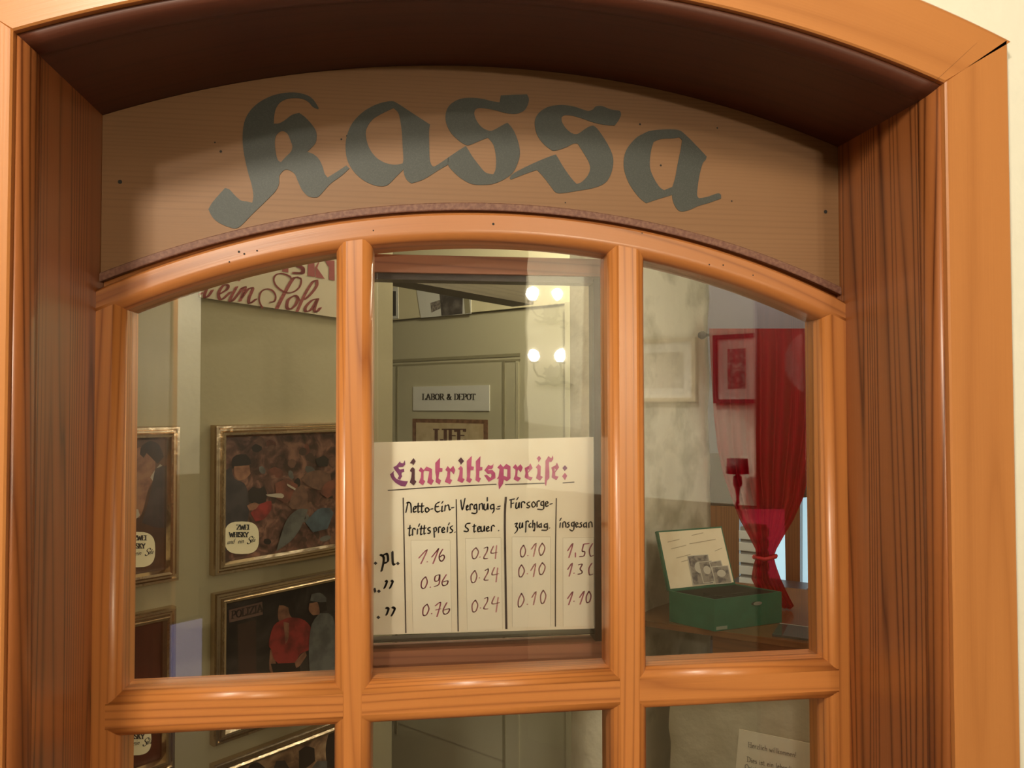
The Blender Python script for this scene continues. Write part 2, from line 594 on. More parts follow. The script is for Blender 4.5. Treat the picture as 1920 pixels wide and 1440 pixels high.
# a small set of pen letters on a 1-high body (y down), advance width after each
FONT = {
 'Z': ([[(0, 0), (.6, 0), (0, 1), (.62, 1)], [(0, 0), (0, .15)], [(.62, 1), (.62, .85)]], .62),
 'W': ([[(0, 0), (.25, 1), (.45, .2), (.68, 1), (.92, 0)]], .92),
 'E': ([[(.1, 0), (.1, 1)], [(0, 0), (.55, 0), (.55, .15)], [(0, 1), (.58, 1), (.58, .85)], [(.1, .48), (.42, .48)]], .6),
 'I': ([[(.15, 0), (.15, 1)], [(0, 0), (.3, 0)], [(0, 1), (.3, 1)]], .3),
 'H': ([[(.12, 0), (.12, 1)], [(.58, 0), (.58, 1)], [(.12, .5), (.58, .5)], [(0, 0), (.24, 0)], [(0, 1), (.24, 1)], [(.46, 0), (.7, 0)], [(.46, 1), (.7, 1)]], .7),
 'S': ([[(.5, .2), (.45, .03), (.2, .0), (.05, .18), (.12, .4), (.4, .58), (.5, .78), (.35, .98), (.12, .97), (.03, .8)]], .52),
 'K': ([[(.12, 0), (.12, 1)], [(.58, 0), (.14, .55)], [(.28, .42), (.62, 1)], [(0, 0), (.24, 0)], [(0, 1), (.24, 1)], [(.5, 1), (.7, 1)]], .68),
 'Y': ([[(0, 0), (.32, .5), (.64, 0)], [(.32, .5), (.32, 1)], [(.2, 1), (.44, 1)]], .64),
 'L': ([[(.12, 0), (.12, 1)], [(0, 0), (.24, 0)], [(0, 1), (.55, 1), (.55, .8)]], .56),
 'A': ([[(.02, 1), (.33, 0), (.66, 1)], [(.14, .65), (.54, .65)], [(0, 1), (.16, 1)], [(.52, 1), (.76, 1)]], .72),
 'B': ([[(.12, 0), (.12, 1)], [(0, 0), (.4, 0), (.52, .22), (.4, .46), (.12, .48)], [(.4, .48), (.58, .72), (.42, 1), (0, 1)]], .6),
 'O': ([[(.35, 0), (.08, .2), (.03, .55), (.15, .9), (.36, 1), (.6, .85), (.68, .5), (.58, .12), (.35, 0)]], .7),
 'R': ([[(.12, 0), (.12, 1)], [(0, 0), (.42, 0), (.54, .25), (.4, .5), (.12, .52)], [(.34, .52), (.64, 1), (.72, 1)], [(0, 1), (.24, 1)]], .7),
 '&': ([[(.68, .45), (.5, .85), (.25, 1), (.05, .8), (.15, .55), (.42, .32), (.4, .05), (.22, .05), (.2, .3), (.45, .75), (.72, 1)]], .76),
 'D': ([[(.12, 0), (.12, 1)], [(0, 0), (.4, .02), (.62, .25), (.64, .6), (.5, .92), (0, 1)]], .68),
 'P': ([[(.12, 0), (.12, 1)], [(0, 0), (.42, 0), (.54, .25), (.4, .52), (.12, .54)], [(0, 1), (.26, 1)]], .56),
 'T': ([[(.3, 0), (.3, 1)], [(0, .16), (0, 0), (.6, 0), (.6, .16)], [(.18, 1), (.42, 1)]], .6),
 'F': ([[(.12, 0), (.12, 1)], [(0, 0), (.55, 0), (.55, .16)], [(.12, .5), (.42, .5)], [(0, 1), (.25, 1)]], .56),
 'U': ([[(.1, 0), (.1, .75), (.3, 1), (.5, .75), (.5, 0)]], .6),
 'a': ([[(.05, .5), (.2, .42), (.36, .5), (.36, 1), (.42, 1)], [(.36, .68), (.1, .72), (.08, .92), (.22, 1), (.36, .88)]], .42),
 'b': ([[(.08, 0), (.08, 1)], [(.08, .6), (.24, .42), (.4, .6), (.38, .9), (.2, 1), (.08, .9)]], .42),
 'c': ([[(.36, .5), (.2, .42), (.06, .6), (.08, .9), (.22, 1), (.36, .9)]], .38),
 'd': ([[(.36, 0), (.36, 1)], [(.36, .6), (.2, .42), (.05, .6), (.07, .9), (.2, 1), (.36, .88)]], .42),
 'e': ([[(.06, .7), (.36, .66), (.3, .46), (.16, .44), (.05, .7), (.14, .98), (.36, .92)]], .4),
 'f': ([[(.34, .08), (.22, .02), (.16, .2), (.14, 1.2)], [(.02, .48), (.3, .48)]], .3),
 'g': ([[(.36, .45), (.36, 1.15), (.2, 1.28), (.04, 1.2)], [(.36, .55), (.2, .42), (.05, .6), (.1, .9), (.36, .85)]], .42),
 'h': ([[(.08, 0), (.08, 1)], [(.08, .6), (.26, .42), (.38, .58), (.38, 1)]], .44),
 'i': ([[(.1, .45), (.1, 1)], [(.1, .18), (.1, .22)]], .2),
 'k': ([[(.08, 0), (.08, 1)], [(.36, .45), (.1, .74), (.38, 1)]], .4),
 'l': ([[(.1, 0), (.1, 1)]], .2),
 'm': ([[(.08, .45), (.08, 1)], [(.08, .6), (.22, .42), (.32, .58), (.32, 1)], [(.32, .6), (.46, .42), (.56, .58), (.56, 1)]], .62),
 'n': ([[(.08, .45), (.08, 1)], [(.08, .6), (.26, .42), (.38, .58), (.38, 1)]], .44),
 'o': ([[(.22, .43), (.06, .6), (.08, .88), (.24, 1), (.38, .85), (.37, .55), (.22, .43)]], .42),
 'r': ([[(.08, .45), (.08, 1)], [(.08, .62), (.2, .45), (.32, .48)]], .32),
 's': ([[(.3, .5), (.16, .43), (.06, .56), (.28, .76), (.3, .92), (.14, 1), (.03, .92)]], .34),
 't': ([[(.14, .15), (.14, .92), (.26, 1)], [(.02, .45), (.26, .45)]], .28),
 'u': ([[(.08, .45), (.08, .85), (.2, 1), (.36, .85)], [(.36, .45), (.36, 1)]], .44),
 'w': ([[(0, .45), (.15, 1), (.28, .55), (.42, 1), (.56, .45)]], .56),
 'z': ([[(.04, .45), (.34, .45), (.04, 1), (.36, 1)]], .38),
 '!': ([[(.1, 0), (.1, .7)], [(.1, .95), (.1, 1)]], .2),
 '.': ([[(.08, .97), (.08, 1)]], .16), '0': ([[(.25, 0), (.05, .3), (.08, .85), (.25, 1), (.45, .7), (.4, .15), (.25, 0)]], .5),
 ' ': ([], .3),
}


def text(mb, txt, to3d, M, x, y, size, wide, ang=0, thin=None, track=.1, slant=0., slope=0.):
    """text from the upper left corner of its first capital, in the 2d frame that to3d maps"""
    for ch in txt:
        st, adv = FONT[ch]
        pen(mb, [[(x+(px+slant*(1-py))*size, y+py*size+slope*((px)*size)) for px, py in s] for s in st], to3d, M, wide*size, (thin or wide*.35)*size, ang, curve=ch in 'SORBDPUacegsbdhnou&!0')
        x += (adv+track)*size
        y += slope*(adv+track)*size
    return x


# ================================================================== SETTING: the arched booth window
def arc(cz, r, x0, x1, n=40):
    return [(x0+(x1-x0)*i/n, cz+math.sqrt(r*r-(x0+(x1-x0)*i/n)**2)) for i in range(n+1)]


BOT = .93                       # sill height of the window (below the photograph)
win = struct(empty('window_1', (0, 0, BOT)))

# wall of the hall around it
o_x, o_cz, o_r = .447, .826, 1.186
mb = MB()
outer = [(-2.6, 0), (2.6, 0), (2.6, 2.75), (-2.6, 2.75)]
hole = [(-o_x, BOT-.03), (-o_x, arc(o_cz, o_r, -o_x, o_x)[0][1])] + arc(o_cz, o_r, -o_x, o_x)[1:] + [(o_x, BOT-.03)]
mb.prism([[Vector((x, -.170, z)) for x, z in outer], [Vector((x, -.170, z)) for x, z in hole]], Vector((0, .205, 0)), M_PLASTER)
struct(mb.build('wall_front'))

# casing: two uprights and the arched head, mitred
CI, CO = .3955, .4614
zi, zo = .826+math.sqrt(1.137**2-CI**2), .826+math.sqrt(1.203**2-CO**2)
for sg in (-1, 1):
    mb = MB()
    rows = []
    for t in (0, 1):
        def P(x, y, zt):
            return Vector((sg*x, y, BOT-.05 if t == 0 else zt))
        rows.append([P(CI, -.171, zi), P(CI, -.1845, zi), P(CI+.0015, -.186, zi+.001), P(CO-.004, -.186, zo-.003), P(CO, -.182, zo), P(CO, -.171, zo)])
    mb.rings(rows, W_CASE, smooth=False)
    mb.build('casing', win)
mb = MB()
rows = []
for i in range(61):
    t = -1+2*i/60
    xi, xo = CI*t, CO*t
    a, b = .826+math.sqrt(1.137**2-xi*xi), .826+math.sqrt(1.203**2-xo*xo)
    rows.append([Vector((xi, -.171, a)), Vector((xi, -.1845, a)), Vector((xi, -.186, a+.0015)), Vector((xo, -.186, b-.004)), Vector((xo, -.182, b)), Vector((xo, -.171, b))])
mb.rings(rows, W_CASE, smooth=False)
c1, c2 = at(1742, 163, -.1863), at(1832, 80, -.1863)
mb.face([c1, c2, c2+Vector((.0002, 0, .0003)), c1+Vector((.0008, 0, .0010))], M_GAP)
mb.build('casing', win)

# lining of the niche: bead, jambs, soffit
def bead_prof():
    pr = [(0, -.172), (0, -.1795)]
    for k in range(9):
        th = PI/2*k/8
        pr.append((-.0008-.0087*math.sin(th), -.1645-.0155*math.cos(th)))
    return pr + [(-.0095, -.160), (0, -.160)]


BP = bead_prof()
zb0 = .826+math.sqrt(1.137**2-CI**2)
for sg in (-1, 1):
    mb = MB()
    rows = []
    for t in (0, 1):
        row = []
        for dx, y in BP:
            x = CI+dx
            rr = 1.137+dx*1.2
            row.append(Vector((sg*x, y, BOT if t == 0 else .826+math.sqrt(rr*rr-x*x))))
        rows.append(row)
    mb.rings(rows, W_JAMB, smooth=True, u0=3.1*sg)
    mb.build('bead', win)
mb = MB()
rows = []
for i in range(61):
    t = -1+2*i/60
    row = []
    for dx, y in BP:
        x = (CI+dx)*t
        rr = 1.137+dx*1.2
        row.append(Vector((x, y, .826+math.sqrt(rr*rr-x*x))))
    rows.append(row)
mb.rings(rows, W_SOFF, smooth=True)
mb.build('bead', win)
FJ, BJ = .3863, .4
def zj(x, fr):
    return .826+math.sqrt(1.1256**2-x*x) if fr else .813+math.sqrt(1.1535**2-x*x)
for sg in (-1, 1):
    mb = MB()
    rows = []
    for t in (0, 1):
        rows.append([Vector((sg*x, y, BOT if t == 0 else z)) for x, y, z in ((FJ, -.1638, zj(FJ, 1)), (BJ, .0, zj(BJ, 0)), (BJ, .03, zj(BJ, 0)), (BJ+.03, .03, zj(BJ, 0)), (BJ+.03, -.1638, zj(BJ, 0)))])
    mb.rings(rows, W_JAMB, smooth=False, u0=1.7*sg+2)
    mb.build('jamb', win)
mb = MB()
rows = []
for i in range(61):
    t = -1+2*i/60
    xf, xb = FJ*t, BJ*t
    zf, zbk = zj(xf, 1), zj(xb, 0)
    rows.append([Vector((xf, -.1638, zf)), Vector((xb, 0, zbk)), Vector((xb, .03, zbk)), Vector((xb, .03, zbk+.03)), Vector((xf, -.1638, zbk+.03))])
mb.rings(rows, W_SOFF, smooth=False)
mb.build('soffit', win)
mb = MB()
mb.box((-.43, -.23, BOT-.03), (.43, .03, BOT), W_JAMB, Vector((1, 0, 0)))
mb.build('sill', win)

# the glazed sash
sash = empty('sash', (0, 0, BOT))
sash.parent = win
sash.matrix_parent_inverse = win.matrix_world.inverted()
YF, YB, YG = -.012, .03, .0115
R_ = .0105
def upright(name, x0, x1, z0, z1, lr, rr, u0):
    pr = []
    if lr:
        pr += [(x0, YB)] + [(x0+R_-R_*math.cos(PI/2*k/6), YF+R_-R_*math.sin(PI/2*k/6)) for k in range(7)]
    else:
        pr += [(x0, YB), (x0, YF)]
    if rr:
        pr += [(x1-R_+R_*math.sin(PI/2*k/6), YF+R_-R_*math.cos(PI/2*k/6)) for k in range(7)] + [(x1, YB)]
    else:
        pr += [(x1, YF), (x1, YB)]
    mb = MB()
    mb.rings([[Vector((x, y, z)) for x, y in pr] for z in (z0, z1)], W_SASH, u0=u0, smax=.005)
    mb.build(name, sash)
PX = [(-.3728, -.1650), (-.1272, .1262), (.1668, .3730)]
upright('stile', -.3995, PX[0][0], BOT+.004, 1.706, False, True, .2)
upright('stile', PX[2][1], .3995, BOT+.004, 1.706, True, False, 5.3)
upright('mullion', PX[0][1], PX[1][0], BOT+.05, 1.772, True, True, 2.4)
upright('mullion', PX[1][1], PX[2][0], BOT+.05, 1.772, True, True, 3.9)
def rail(x0, x1, z0, z1, u0, M=W_SASH):
    r = .011
    pr = [(YB, z0)] + [(YF+r-r*math.sin(PI/2*k/6), z0+r-r*math.cos(PI/2*k/6)) for k in range(7)] + [(YF+r-r*math.cos(PI/2*k/6), z1-r+r*math.sin(PI/2*k/6)) for k in range(7)] + [(YB, z1)]
    mb = MB()
    mb.rings([[Vector((x, y-.0002, z)) for y, z in pr] for x in (x0, x1)], M, u0=u0, smax=.005)
    mb.build('rail', sash)
for k, (a, b) in enumerate(PX):
    rail(a-.0095 if k else a-.013, b+.0095 if k < 2 else b+.013, 1.2692, 1.3136, 1.3*k)
rail(PX[0][0]-.0105, PX[2][1]+.0105, BOT+.004, BOT+.06, 7)
mb = MB()
rows = []
r = .012
for i in range(61):
    x = -.3995+.799*i/60
    zl, zu = .838+math.sqrt(.935**2-x*x), .8625+math.sqrt(.9412**2-x*x)
    rows.append([Vector((x, y-.0004, z)) for y, z in [(YB, zl)] + [(YF+r-r*math.sin(PI/2*k/6), zl+r-r*math.cos(PI/2*k/6)) for k in range(7)]
                 + [(YF, zu-.003), (YF+.003, zu), (.0088, zu), (.0088, zu+.03), (YB, zu+.03)]])
mb.rings(rows, W_ARCH, smax=.005)
for px, py, r in ((925, 420, .0014), (448, 472, .0012), (458, 476, .0010), (482, 470, .0009), (700, 432, .0008), (430, 491, .0008), (1330, 496, .0009), (1356, 497, .0009), (1412, 516, .0008), (1204, 437, .0008)):
    p = at(px, py, YF-.0007)
    mb.face([p+Vector((r*math.cos(k*PI/4), 0, r*math.sin(k*PI/4))) for k in range(8)], M_GAP)
mb.build('arched_rail', sash)
for k, (a, b) in enumerate(PX):
    G = G_OLD if k == 1 else G_PANE
    a2, b2 = a-.004, b+.004
    top = arc(.841, .935, b2, a2, 16)
    mb = MB()
    mb.prism([[Vector((x, YG, z)) for x, z in [(a2, 1.309), (b2, 1.309)] + top]], Vector((0, .0028, 0)), G)
    mb.build('pane', sash)
    mb = MB()
    mb.prism([[Vector((x, YG, z)) for x, z in [(a2, BOT+.056), (b2, BOT+.056), (b2, 1.274), (a2, 1.274)]]], Vector((0, .0028, 0)), G)
    mb.build('pane', sash)

# ================================================================== the painted board above the sash
sign = tag(empty('name_board', (0, 0, 1.73)), 'brown arched board painted Kassa in dark grey blackletter, above the glazed sash', 'sign')
top = [(x, z-.0006) for x, z in arc(.813, 1.1535, -.3994, .3994, 60)]
low = arc(.824, .9856, .3994, -.3994, 60)
mb = MB()
mb.prism([[Vector((x, 0, z)) for x, z in top+low]], Vector((0, .008, 0)), W_BOARD, lambda p: (p.x, p.z))
for px, py, r in ((1548, 397, .0022), (1012, 311, .0008), (1239, 310, .0012), (640, 261, .0010), (651, 255, .0012), (1200, 233, .0012), (1345, 240, .001), (225, 341, .0022), (403, 267, .0009), (414, 284, .0014), (1330, 379, .001), (1060, 380, .0008), (1372, 377, .001)):
    p = at(px, py, -.0004)
    mb.face([p+Vector((r*math.cos(k*PI/4), 0, r*math.sin(k*PI/4))) for k in range(8)], M_GAP)
mb.build('board', sign)
mb = MB()
rows = []
for i in range(61):
    x = -.3992+.7984*i/60
    z0, z1 = .8225+math.sqrt(.9856**2-x*x), .824+math.sqrt(.9925**2-x*x)
    rows.append([Vector((x, -.0035, z0)), Vector((x, -.004, z0+.001)), Vector((x, -.004, z1-.001)), Vector((x, -.0026, z1)), Vector((x, .001, z1)), Vector((x, .001, z0))])
mb.rings(rows, M_EDGE, smooth=False)
mb.build('lower_edging', sign)['label'] = 'rough reddish edging strip'

def cropmap(ox, oy, sc):
    return lambda x, y: (ox+x/sc, oy+y/sc)
cA, cB, cC = cropmap(380, 160, 1440/280), cropmap(630, 160, 1920/380), cropmap(950, 160, 1920/420)
KASSA = [
 (cA, [[(1110,230),(1060,205),(1020,160),(960,130),(880,122),(800,135),(740,170),(705,225),(690,290),(685,370),(740,365),(800,330),(860,285),(930,265),(980,300),(1030,350),(1070,400),(1095,450),(1098,510),(1085,560),(1040,610),(1005,640),(1070,665),(1120,710),(1155,780),(1175,850),(1205,888),(1290,835),(1385,772),(1415,800),(1340,870),(1230,950),(1130,1060),(1090,1080),(1020,1070),(960,1010),(920,930),(890,860),(850,825),(800,812),(760,840),(738,880),(735,950),(705,1015),(640,1085),(480,1240),(345,1370),(250,1365),(150,1320),(90,1265),(55,1195),(100,1120),(215,990),(260,1005),(310,1060),(370,1110),(430,1120),(478,1132),(488,1060),(470,950),(440,850),(410,720),(390,600),(385,480),(400,360),(440,270),(510,190),(610,125),(720,85),(850,68),(960,80),(1050,120),(1115,210)],
       [(705,490),(740,450),(780,442),(820,470),(850,540),(865,590),(850,640),(800,690),(755,740),(725,720),(705,650),(695,560)]]),
 (cB, [[(530,150),(590,175),(720,260),(890,370),(882,440),(883,560),(888,700),(905,755),(940,765),(1066,681),(1062,750),(960,810),(830,890),(715,928),(670,895),(645,840),(640,795),(570,865),(500,935),(450,955),(370,948),(270,905),(180,830),(120,740),(95,650),(92,540),(115,440),(160,350),(240,265),(330,205),(430,165)],
       [(545,215),(590,260),(610,340),(625,460),(630,560),(638,700),(630,740),(560,752),(470,735),(390,690),(330,620),(295,540),(282,450),(300,385),(350,320),(440,265)]]),
 (cB, [[(1215,583),(1240,590),(1290,670),(1350,750),(1410,820),(1460,838),(1490,842),(1510,800),(1517,720),(1510,640),(1490,560),(1440,495),(1350,530),(1265,565),(1220,560),(1160,520),(1090,450),(1045,360),(1038,280),(1060,210),(1110,160),(1190,125),(1300,118),(1400,130),(1480,150),(1550,160),(1562,95),(1700,88),(1810,85),(1828,130),(1815,190),(1780,240),(1700,270),(1600,260),(1530,240),(1430,220),(1350,215),(1318,230),(1310,270),(1330,330),(1380,395),(1450,430),(1500,420),(1610,360),(1640,370),(1690,440),(1730,550),(1742,650),(1720,740),(1680,820),(1610,880),(1500,930),(1400,942),(1290,935),(1190,885),(1110,815),(1062,752),(1064,682)]]),
 (cC, [[(405,597),(430,605),(480,690),(550,790),(600,845),(640,830),(690,780),(715,720),(705,660),(660,580),(610,500),(570,500),(500,535),(410,560),(370,545),(310,495),(260,420),(240,330),(255,265),(300,215),(370,180),(470,168),(570,180),(650,205),(700,220),(740,205),(765,180),(820,178),(890,205),(970,218),(980,250),(960,300),(925,345),(850,340),(750,320),(650,285),(570,262),(500,255),(470,275),(475,315),(510,370),(560,410),(610,415),(670,375),(720,348),(760,355),(820,430),(880,530),(912,620),(910,700),(880,790),(830,845),(740,880),(600,905),(490,922),(425,920),(385,875),(320,790),(260,725),(170,755),(35,808),(25,795),(50,760),(150,705),(280,645)]]),
 (cC, [[(1230,390),(1340,378),(1470,382),(1540,430),(1640,530),(1715,610),(1705,640),(1680,670),(1655,760),(1640,850),(1632,940),(1650,968),(1720,955),(1810,925),(1838,940),(1838,970),(1740,1005),(1640,1035),(1560,1070),(1490,1080),(1450,1045),(1425,990),(1418,940),(1330,965),(1195,1010),(1140,965),(1080,890),(1035,810),(1005,710),(1008,610),(1040,530),(1110,450),(1180,410)],
       [(1260,485),(1320,460),(1420,455),(1480,445),(1505,470),(1490,560),(1465,680),(1445,790),(1420,870),(1350,898),(1310,870),(1265,800),(1232,720),(1228,640),(1240,550)]]),
]
for cm, loops in KASSA:
    mb = MB()
    mb.prism([[at(*cm(*p), -.0007) for p in smooth_loop(l, 4)] for l in loops], Vector((0, .0005, 0)), M_LETTER)
    mb.build('letter', sign)

# ================================================================== inner casement of the middle pane and the price sheet
YI = .062
inner = struct(empty('window_2', (0, YI, 1.26)))
def cbox(x0, y0, x1, y1, Yf, Yb, M, grain):
    a, b = at(x0, y1, Yf), at(x1, y0, Yf)
    mb = MB()
    mb.box((a.x, Yf, a.z), (b.x, Yb, b.z), M, grain)
    return mb
mb = cbox(655, 1203, 1180, 1300, YI-.012, YI+.02, W_RED, Vector((1, 0, 0)))
mb.build('bottom_rail', inner)
mb = cbox(655, 1186, 1180, 1206, YI-.002, YI+.02, W_DARK, Vector((1, 0, 0)))
mb.build('glazing_bead', inner)
mb = cbox(1116, 525, 1180, 1203, YI-.006, YI+.02, W_DARK, Vector((0, 0, 1)))
mb.build('stile', inner)
mb = cbox(640, 506, 672, 1203, YI-.006, YI+.02, W_DARK, Vector((0, 0, 1)))
mb.build('stile', inner)
mb = cbox(640, 487, 1180, 508, YI-.012, YI+.02, W_RED, Vector((1, 0, 0)))
mb.build('top_rail', inner)
mb = cbox(640, 508, 1180, 522, YI-.004, YI+.02, W_DARK, Vector((1, 0, 0)))
mb.build('glazing_bead', inner)
p0, p1 = at(668, 1188, YI), at(1120, 520, YI)
mb = MB()
yb_, yt_ = YI+.014, YI-.008
mb.hexa([Vector((p0.x, yb_, p0.z)), Vector((p1.x, yb_, p0.z)), Vector((p1.x, yb_+.003, p0.z)), Vector((p0.x, yb_+.003, p0.z))],
        [Vector((p0.x, yt_, p1.z)), Vector((p1.x, yt_, p1.z)), Vector((p1.x, yt_+.003, p1.z)), Vector((p0.x, yt_+.003, p1.z))], G_OLD)
mb.build('pane', inner)

YS = .0600
sheet = tag(empty('price_list', (0, YS, 1.34)), 'cream hand-lettered card of entrance prices in purple and black, behind the middle pane', 'price list')
def sh(layer):
    return lambda x, y: at(x, y, YS-.0003*layer)
mb = MB()
a = [at(*p, YS) for p in ((650, 1192), (1128, 1178), (1128, 819), (650, 831))]
mb.hexa([Vector((p.x, YS, p.z)) for p in a], [Vector((p.x, YS+.0015, p.z)) for p in a], M_PAPER)
mb.build('card', sheet)
cF, cG, cD, cE = cropmap(690, 920, 5.143), cropmap(900, 920, 5.142), cropmap(720, 840, 10.667), cropmap(890, 840, 9.6)
# pasted slips
for cm, q in ((cF, [(415,480),(790,478),(806,1362),(436,1366)]), (cG, [(-140,462),(200,455),(216,1335),(-120,1345)]), (cG, [(310,447),(678,447),(678,1312),(312,1316)]), (cG, [(800,458),(1095,452),(1090,1300),(804,1308)])):
    mb = MB()
    big = [(q[0][0]-3, q[0][1]-3), (q[1][0]+3, q[1][1]-3), (q[2][0]+3, q[2][1]), (q[3][0]-3, q[3][1])]
    mb.face([sh(1)(*cm(*p)) for p in big], M_SLIPE)
    mb.face([sh(1.6)(*cm(*p)) for p in q], M_SLIP)
    mb.build('pasted_slip', sheet)
# ruling
mb = MB()
f = sh(2)
pen(mb, [[(756, 934), (757, 980), (761, 1186)], [(855.5, 937), (857, 1040), (859, 1183)], [(1043, 935), (1041.5, 1045), (1041.4, 1174)]], f, M_INKD, 2.2, 2, 0)
pen(mb, [[(948.5, 933), (946.5, 985), (949.5, 1178)]], f, M_INKD, 4, 3, 0)
pen(mb, [[(728, 919.5), (800, 914.5), (865, 911), (930, 908)], [(948, 908.5), (1020, 906)], [(1056, 905.5), (1076, 904)]], f, M_INKD, 2.0, 1.8, 0)
mb.build('ruling', sheet)
HEAD = [
 (cD, M_INKP, [[(175,480),(205,452),(190,500),(205,560),(240,610),(300,640),(400,660),(480,665),(425,770),(330,755),(230,695),(160,620),(120,530)]]),
 (cD, M_INKP, [[(185,385),(250,350),(320,265),(335,300),(385,305),(415,245),(425,330),(380,375),(290,380),(290,405),(320,430),(400,415),(405,475),(350,490),(350,540),(365,560),(320,640),(270,610),(300,560),(265,500),(215,440)]]),
 (cD, M_INKM, [[(590,200),(635,265),(580,350),(565,310),(515,305)]]), (cD, M_INKM, [[(575,380),(615,420),(615,640),(650,670),(595,750),(515,690),(545,590),(555,490),(520,460),(535,415)]]),
 (cD, M_INKR, [[(735,380),(795,440),(850,370),(960,420),(960,620),(1000,650),(945,740),(865,690),(890,560),(905,465),(810,450),(790,480),(790,640),(825,660),(775,745),(695,690),(735,590),(745,490),(695,455)]]),
 (cD, M_INKR, [[(1120,195),(1115,400),(1170,405),(1165,475),(1105,480),(1090,610),(1140,645),(1110,730),(1030,680),(1045,580),(1025,480),(1025,300)]]),
 (cD, M_INKR, [[(1275,360),(1325,420),(1385,355),(1425,440),(1395,530),(1350,470),(1325,460),(1320,620),(1365,640),(1320,725),(1215,675),(1260,560),(1270,470),(1225,440)]]),
 (cD, M_INKM, [[(1540,185),(1600,260),(1535,340),(1520,295),(1480,250)]]), (cD, M_INKR, [[(1535,355),(1575,400),(1570,600),(1615,625),(1565,700),(1465,655),(1505,540),(1515,440),(1480,420)]]),
 (cD, M_INKR, [[(1755,155),(1745,365),(1800,375),(1790,440),(1730,445),(1720,600),(1765,625),(1720,700),(1645,660),(1660,560),(1655,260)]]),
 (cE, M_INKR, [[(105,145),(95,340),(140,345),(135,400),(85,410),(78,530),(115,545),(75,620),(15,580),(25,480),(20,240)]]),
 (cE, M_INKR, [[(340,275),(330,350),(310,375),(250,380),(245,400),(320,395),(370,450),(375,540),(250,610),(170,490),(215,480),(290,540),(305,490),(290,460),(240,470),(175,400),(250,300),(280,320),(320,310)]]),
 (cE, M_INKR, [[(465,290),(515,345),(570,285),(645,330),(645,545),(580,600),(525,565),(510,640),(440,750),(425,640),(435,550),(395,560),(430,510),(450,380),(405,355)], [(522,372),(590,380),(585,520),(522,502)]]),
 (cE, M_INKR, [[(735,290),(775,345),(825,290),(865,350),(830,440),(790,390),(775,400),(765,510),(835,540),(780,605),(700,560),(730,480),(735,390),(685,350)]]),
 (cE, M_INKR, [[(1000,275),(1045,360),(960,450),(975,510),(1045,530),(1005,590),(900,530),(915,450),(900,360),(980,320)], [(957,372),(985,400),(955,436)]]),
 (cE, M_INKR, [[(1160,140),(1195,185),(1150,260),(1140,215),(1115,190)]]), (cE, M_INKR, [[(1150,290),(1190,330),(1185,500),(1230,520),(1175,590),(1105,545),(1130,450),(1130,380),(1100,350)]]),
 (cE, M_INKR, [[(1335,140),(1350,170),(1385,180),(1410,130),(1415,200),(1380,250),(1340,245),(1335,300),(1345,420),(1345,540),(1300,590),(1285,690),(1260,640),(1270,480),(1275,230)]]),
 (cE, M_INKR, [[(1480,260),(1520,350),(1450,440),(1450,500),(1510,515),(1470,580),(1385,530),(1400,430),(1380,350),(1460,310)], [(1437,362),(1463,390),(1440,426)]]),
 (cE, M_INKP, [[(1625,310),(1670,360),(1620,415),(1580,360)]]), (cE, M_INKR, [[(1625,445),(1665,500),(1625,580),(1575,510)]]),
]
mb = MB()
for cm, M, loops in HEAD:
    mb.fill([[sh(3)(*cm(*p)) for p in l] for l in loops], M)
mb.build('heading', sheet)['label'] = 'purple blackletter heading'
HAND_F = [[(365,210),(378,150),(385,112)],[(372,118),(390,112),(412,130),(418,212)],[(440,180),(462,170),(455,150),(440,165),(440,205),(465,200)],[(485,120),(482,205),(500,200)],[(468,150),(500,148)],[(520,120),(517,205),(535,200)],[(505,150),(538,148)],[(575,165),(555,170),(555,200),(575,205),(590,185),(575,165)],[(605,178),(625,175)],[(690,110),(655,130),(648,185),(670,205),(695,195)],[(650,155),(680,152)],[(715,150),(712,200),(725,195)],[(712,122),(722,103)],[(740,195),(745,140)],[(748,152),(775,138),(785,185),(795,180)],[(805,165),(828,162)],
 [(405,335),(398,430),(415,425)],[(385,365),(415,360)],[(430,430),(432,370),(450,365),(455,375)],[(475,420),(478,370)],[(488,345),(497,320)],[(515,340),(508,420),(522,418)],[(500,368),(525,362)],[(545,335),(540,415),(555,410)],[(530,365),(560,360)],[(600,355),(580,360),(580,380),(600,390),(595,410),(575,410)],[(635,360),(640,450)],[(630,365),(655,355),(660,385),(640,400)],[(680,405),(682,355),(700,352)],[(715,385),(738,375),(730,355),(715,365),(715,400),(740,400)],[(765,400),(768,350)],[(775,330),(785,310)],[(815,340),(795,350),(800,370),(815,380),(810,400),(790,405)],[(838,402),(841,400)],
 [(895,90),(910,185),(935,75)],[(950,165),(965,155),(960,140),(950,150),(950,185),(970,180)],[(985,185),(985,135),(1003,130),(1008,138)],[(1045,135),(1025,140),(1025,175),(1045,170)],[(1045,130),(1050,205),(1030,220),(1000,215)],[(1072,185),(1076,130)],[(1078,135),(1100,125),(1108,180)],
 [(985,315),(950,320),(940,350),(965,370),(960,395),(925,390)],[(1025,325),(1022,395),(1040,390)],[(1010,345),(1040,340)],[(1060,375),(1082,360),(1070,345),(1058,360),(1062,395),(1085,390)]]
